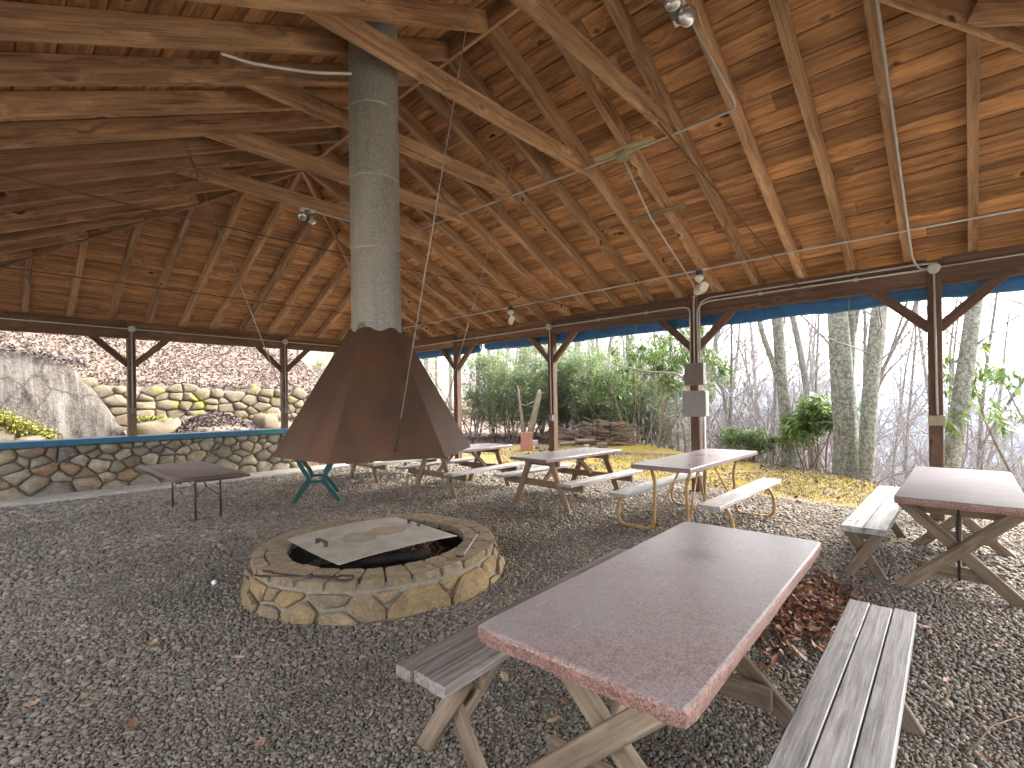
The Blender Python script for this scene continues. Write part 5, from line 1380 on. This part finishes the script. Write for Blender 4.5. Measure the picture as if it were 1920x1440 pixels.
# leafless saplings and brush along the edge
def brush_mesh(seed, n=16, H=2.6):
    r = random.Random(seed); br = []
    for _ in range(n):
        d = (r.gauss(0, .38), r.gauss(0, .38), 1); P = wander((r.gauss(0, .15), r.gauss(0, .15), -.1), d, H*r.uniform(.5, 1.1), 6, r, .14, .0); R2 = np.linspace(r.uniform(.008, .018), .003, 7)
        br.append((P, R2)); sub_branches(P, R2, 2, 3, r, br, H*.45, 6, .55, .02, .25, .003)
    return tubes_np(br, 4)
bmesh_ = [np_mesh('branches', *brush_mesh(60+k, 14, 3.2), M['twig'], True) for k in range(4)]
nb = 0
for _ in range(2500):
    if nb >= 95: break
    a = R_(r.uniform(44, 97)); d = r.uniform(13, 32); v, u = d*math.sin(a), d*math.cos(a); e = v-np.interp(u, EU, EV)
    if e < .9 or e > 15: continue
    t = thing('bare_bush', 'tangled leafless bush on the slope beyond the posts', 'bush', T(v, u, zt(v, u)) @ RZ(r.uniform(0, 6.28)) @ Matrix.Scale(r.uniform(.8, 1.7), 4), 'leafless bushes on the slope')
    add('branches', bmesh_[nb % 4], t, WM[t]); nb += 1
# leafy shrubs
def leaf_mesh(tips, size, mat, name, seed, per, droop, aspect, spread):
    """whorls of leaves round each tip"""
    q = np.random.default_rng(seed); T0 = np.repeat(np.asarray(tips), per, axis=0); n = len(T0)
    az = q.uniform(0, 2*np.pi, n); el = -droop+q.normal(0, .35, n); L = size*q.uniform(.65, 1.25, n)
    d = np.stack([np.cos(az)*np.cos(el), np.sin(az)*np.cos(el), np.sin(el)], -1); s = np.stack([-np.sin(az), np.cos(az), q.normal(0, .3, n)], -1)
    nn = np.cross(d, s); P = T0+q.normal(0, spread, (n, 3)); w = (L*aspect*.5)[:, None]; Lc = L[:, None]
    mid = P+d*Lc*.5
    V = np.stack([P, mid+s*w-nn*w*.25, P+d*Lc+np.array([0, 0, -1])*Lc*.12, mid-s*w-nn*w*.25], 1).reshape(-1, 3)
    i = np.arange(n)[:, None]*4; F = np.concatenate([i+[0, 1, 2], i+[0, 2, 3]], 1).reshape(-1, 3)
    me = np_mesh(name, V, F, mat); a = me.attributes.new('tone', 'FLOAT', 'POINT'); a.data.foreach_set('value', np.repeat(q.random(n), 4).astype(np.float32)); return me
def shrub_geo(seed, H, wid, stems, dens, size, per, droop, aspect, spread, mat, bare=.35, top_only=True):
    r = random.Random(seed); br = []; main = []
    for _ in range(stems):
        a = r.uniform(0, 6.28); q = r.random()**.6*wid; P = wander((r.gauss(0, .12), r.gauss(0, .12), -.15), (math.cos(a)*q/H*.9, math.sin(a)*q/H*.9, 1), H*r.uniform(.65, 1.05), 7, r, .13, .02)
        R2 = np.linspace(.028*r.uniform(.7, 1.3), .008, 8); main.append((P, R2)); sub_branches(P, R2, 1, 2, r, br, H*.32, dens, .6, .06, bare, .005)
    tips = [P[-1] for P, _ in br]+[P[-2]*.5+P[-1]*.5 for P, _ in br if r.random() < .6]
    V, F = tubes_np(main+br, 5)
    return np_mesh('stems', V, F, M['shrub_stem'], True), leaf_mesh(tips, size, mat, 'foliage', seed, per, droop, aspect, spread)
def shrub(lab, v, u, geo, group=None, s=1.0, rot=0.0, dz=0.0, name='shrub', cat='shrub'):
    W = T(v, u, zt(v, u)+dz) @ RZ(rot) @ Matrix.Scale(s, 4); t = thing(name, lab, cat, W, group); add('stems', geo[0], t, W); add('foliage', geo[1], t, W); return t
LG = [shrub_geo(80+k, 3.5, 1.5, 8, 15, .105, 6, -.05, .38, .08, M['laurel'], .14) for k in range(5)]
laur = [(13.6, 12.6), (14.8, 12.2), (15.6, 11.0), (14.6, 13.8), (16.2, 12.6), (16.6, 10.6), (15.4, 9.6), (17.4, 11.8), (15.0, 15.0), (16.6, 14.4), (17.8, 13.4), (16.9, 9.2), (18.3, 10.6), (13.4, 14.6), (17.2, 8.0), (19.0, 12.4), (18.8, 14.8)]
for k, (v, u) in enumerate(laur):
    shrub('dense small leaved evergreen shrub in the thicket behind the wooden tables', v, u, LG[k % 5], 'evergreen thicket beyond the wooden tables', r.uniform(.9, 1.25), r.uniform(0, 6.28), 0, 'laurel_shrub')
RG = [shrub_geo(120+k, 3.6, 1.5, 5, 9, .17, 7, .55, .28, .03, M['rhodo'], .45) for k in range(2)]
RS = [shrub_geo(130+k, 1.9, 1.35, 8, 10, .15, 7, .30, .30, .05, M['rhodo'], .55) for k in range(2)]
shrub('tall rhododendron with drooping leaves left of the boxed post', 14.6, 7.3, RG[0], None, 1.25, .4, 0, 'rhododendron'); shrub('tall rhododendron with drooping leaves just behind the first drooping one', 15.6, 6.6, RG[1], None, 1.2, 2.0, .2, 'rhododendron')
shrub('tall thin rhododendron nearest the stick pile', 15.1, 8.3, RG[1], None, 1.1, 4.0, 0, 'rhododendron')
shrub('round glossy rhododendron between two lichen covered trunks', 12.85, 2.55, RS[0], None, 1.0, 1.0, .05, 'rhododendron')
shrub('low glossy rhododendron behind the end of the tube leg table', 13.2, 4.05, RS[1], None, .62, 0, -.05, 'rhododendron'); shrub('rhododendron low on the slope right of the boxed post', 15.2, 4.9, RS[0], None, .8, 3, .2, 'rhododendron')
shrub('sparse rhododendron at the right edge of the photo', 12.4, -.95, RG[1], None, 1.0, 1.2, .7, 'rhododendron')
for k, (v, u) in enumerate(((8.9, 22.5), (7.6, 21.5), (10.2, 21.0), (11.4, 19.5), (6.4, 23.5))):
    shrub('low evergreen shrub on the brow of the leafy hill behind the hood', v, u, LG[k % 5], 'evergreens on the brow of the hill', .55, k*1.3, 0, 'laurel_shrub')
# brushy stems on the hill slope
for k, (v, u) in enumerate(((10.5, 16.2), (11.3, 17.3), (12.2, 16.0), (12.0, 18.4), (9.4, 19.0), (7.7, 19.4), (6.3, 20.2), (11.0, 14.8), (12.9, 15.4), (3.2, 20.2), (4.6, 20.8), (5.4, 19.8))):
    t = thing('bare_bush', 'thin leafless bush growing from the leafy hill', 'bush', T(v, u, zt(v, u)) @ RZ(k*1.7) @ Matrix.Scale(.75 if v > 9 else .45, 4), 'leafless bushes on the leafy hill'); add('branches', bmesh_[k % 4], t, WM[t])
# brambles trailing over the top of the rock face
r = random.Random(41); br = []
for _ in range(60):
    x = r.uniform(-.6, 2.6); P = wander((x, 16.35+r.uniform(-.1, .5), 2.55+r.uniform(-.1, .5)), (r.gauss(0, .7), -.35, r.uniform(-.2, .6)), r.uniform(.4, 1.1), 6, r, .25, -.12); br.append((P, np.linspace(.006, .003, 7)))
V, F = tubes_np(br, 4)
add('bramble', np_mesh('bramble', V, F, M['stick'], True), None, Matrix(), label='tangle of thin bare brambles trailing over the rock face', cat='bramble', kind='stuff')
# long arching limb in front of the tall rhododendron
P, R2 = poly_trunk([(13.6, 8.6, 2.9), (13.3, 7.6, 2.55), (12.9, 6.6, 2.35), (12.4, 5.6, 2.25), (12.1, 5.0, 1.9), (12.05, 4.75, 1.3)], [.012, .022, .026, .03, .02, .01], 18, 3)
rr = random.Random(5); br = []; sub_branches(P, R2, 2, 3, rr, br, .9, 12, .6, .04, .1)
V, F = tubes_np([(P, R2)]+br, 6)
add('arching_branch', np_mesh('arching_branch', V, F, M['shrub_stem'], True), None, Matrix(), label='long bare arching branch reaching behind the upper box of the boxed post', cat='branch')

# ------------------------------------------------------------------ yard things beyond the tables
sn = thing('broken_snag', 'pale broken two pronged dead tree stump behind the red clay tile', 'stump', T(13.1, 11.5, zt(13.1, 11.5)), None); Wn = WM[sn]
z0 = 0
tube('trunk', [(0, 0, -.2), (.08, -.14, .5), (.16, -.27, 1.1), (.24, -.40, 1.75), (.25, -.42, 1.95)], [.15, .125, .11, .10, .04], M['snag'], sn, Wn, 10)
tube('prong', [(-.05, .10, -.1), (-.03, .13, .6), (-.07, .20, 1.3), (-.12, .28, 2.1)], [.085, .065, .05, .02], M['snag'], sn, Wn, 8)
tube('side_branch', [(-.06, .19, 1.42), (.05, .02, 1.38), (.17, -.25, 1.55)], [.03, .025, .03], M['snag'], sn, Wn, 6)
tube('side_branch', [(.0, .35, .1), (-.15, .52, .55), (-.2, .66, .85)], [.035, .03, .015], M['snag'], sn, Wn, 6)
Wc = T(11.62, 10.2, zt(11.62, 10.2)) @ RZ(R_(52)); ct = thing('clay_tile', 'square red clay chimney tile standing upright on the moss', 'tile', Wc)
V = []; o, i_ = .165, .138
for z in (0, .56):
    for q in (o, i_): V += [(-q, -q, z), (q, -q, z), (q, q, z), (-q, q, z)]
F = []
for k in range(4):
    j = (k+1) % 4; F += [(k, j, 8+j, 8+k), (4+k, 12+k, 12+j, 4+j), (8+k, 8+j, 12+j, 12+k)]
add('tile_body', mk_mesh('tile_body', V, F, M['clay']), ct, Wc)
# stick pile between two bent steel hoops
def stick_heap(cx, cy, sx, sy, hgt, n, seed, lab, ang, L):
    r = random.Random(seed); t = thing('stick_pile', lab, 'stick pile', T(cx, cy, zt(cx, cy))); zb = zt(cx, cy)
    for k in range(n):
        z = r.random()**1.3*hgt; w_ = 1-.55*z/hgt; a = ang+r.gauss(0, .45); l = L*r.uniform(.6, 1.15)
        c = Vector((cx+r.gauss(0, sx)*w_, cy+r.gauss(0, sy)*w_, zb+z)); d = Vector((math.cos(a), math.sin(a), r.gauss(0, .10)))*l/2
        m = c+Vector((r.gauss(0, .09), r.gauss(0, .09), r.gauss(0, .07))); m2 = c+d*.5+Vector((r.gauss(0, .06), r.gauss(0, .06), r.gauss(0, .05)))
        d = d+Vector((0, 0, -.12*r.random()))
        tube('stick', [c-d, m, m2, c+d+Vector((0, 0, r.uniform(-.15, .05)))], [r.uniform(.008, .024), r.uniform(.010, .02), .011, r.uniform(.004, .01)], M['stick'], t, Matrix(), 5)
stick_heap(14.25, 8.75, .20, .38, .72, 150, 3, 'tall pile of dead sticks and branches behind the black steel hoops', R_(-50), 1.5)
stick_heap(14.1, 10.1, .35, .55, .45, 110, 4, 'low brown heap of dead branches left of the black steel hoops', R_(-40), 1.1)
for k, (v, u, lb) in enumerate(((13.95, 9.16, 'narrow black steel hoop standing left of the stick pile'), (13.85, 8.78, 'wider black steel hoop standing before the stick pile'))):
    wv = .13 if k == 0 else .235; zb = zt(v, u)
    pts = [Vector((v-.72*wv*.68, u+.72*wv, zb)), Vector((v-.72*wv*.68, u+.72*wv, zb+.98)), Vector((v+.72*wv*.68, u-.72*wv, zb+.98)), Vector((v+.72*wv*.68, u-.72*wv, zb))]
    tube('steel_hoop', bend(pts, .08),   .018, M['black_steel'], None, Matrix(), 8, label=lb, cat='hoop')
for k, (v, u, a, L, lb) in enumerate(((13.3, 9.15, -48, .62, 'pale split log lying in front of the black hoops'), (13.1, 9.7, -40, .55, 'pinkish split log beside the post on the leafy ground'), (12.9, 8.85, 10, .35, 'short log block under the pale split log'))):
    V, F = log_geo(L, .075, 50+k); add('split_log', mk_mesh('split_log', V, F, M['snag'], True), None, T(v, u, zt(v, u)+(.06 if k != 0 else .17)) @ RZ(R_(a)), label=lb, cat='log')
for k, (v, u, lb) in enumerate(((12.75, 10.9, 'mossy concrete block left of the post on the moss'), (13.3, 8.5, 'short wood block right of the pale split log'))):
    add('block', boxm(.30, .18, .16, M['concrete'] if k == 0 else M['leg'], .015), None, T(v, u, zt(v, u)+.08) @ RZ(R_(-40)), label=lb, cat='block')
r = random.Random(2)
for k in range(9):
    v, u = 11.95+r.gauss(0, .18), 9.72+r.gauss(0, .18)
    V, F = [], []
    poly = [(math.cos(t)*.09*r.uniform(.7, 1.2), math.sin(t)*.07*r.uniform(.7, 1.2)) for t in np.linspace(0, 6.28, 7)[:-1]]
    me, _c = stone_mesh(poly, .0, .04, .06, M['bank_stone'], r)
    add('pale_stone', me, None, T(v, u, zt(v, u)+.02), label='fist sized pale stone in the small heap beside the red clay tile', cat='stone', group='pale stones heaped by the clay tile')
# power lines through the trees
for k, (z, lb) in enumerate(((4.3, 'upper thin wire strung through the trees beyond the right posts'), (1.9, 'middle thin wire strung through the trees beyond the right posts'), (.2, 'lower thin wire strung through the trees beyond the right posts'))):
    tube('wire', [(26, 14, z), (25, 4, z-.3), (24, -6, z)], .008, M['rod'], None, Matrix(), 5, label=lb, cat='wire')

# ------------------------------------------------------------------ haze
HZ = bpy.data.materials.new('haze'); HZ.use_nodes = True; _t = HZ.node_tree
_t.nodes.remove(_t.nodes['Principled BSDF']); _v = _t.nodes.new('ShaderNodeVolumePrincipled')
_v.inputs['Color'].default_value = (.62, .76, 1.0, 1); _v.inputs['Density'].default_value = .00024; _v.inputs['Anisotropy'].default_value = .3
_t.links.new(_v.outputs[0], _t.nodes['Material Output'].inputs['Volume'])
V = [(x, y, z) for z in (-135, 75) for x, y in ((-3900, -3900), (3900, -3900), (3900, 3900), (-3900, 3900))]
add('haze', mk_mesh('haze', V, [(3, 2, 1, 0), (4, 5, 6, 7), (0, 1, 5, 4), (1, 2, 6, 5), (2, 3, 7, 6), (3, 0, 4, 7)], HZ), None, Matrix(), kind='stuff')
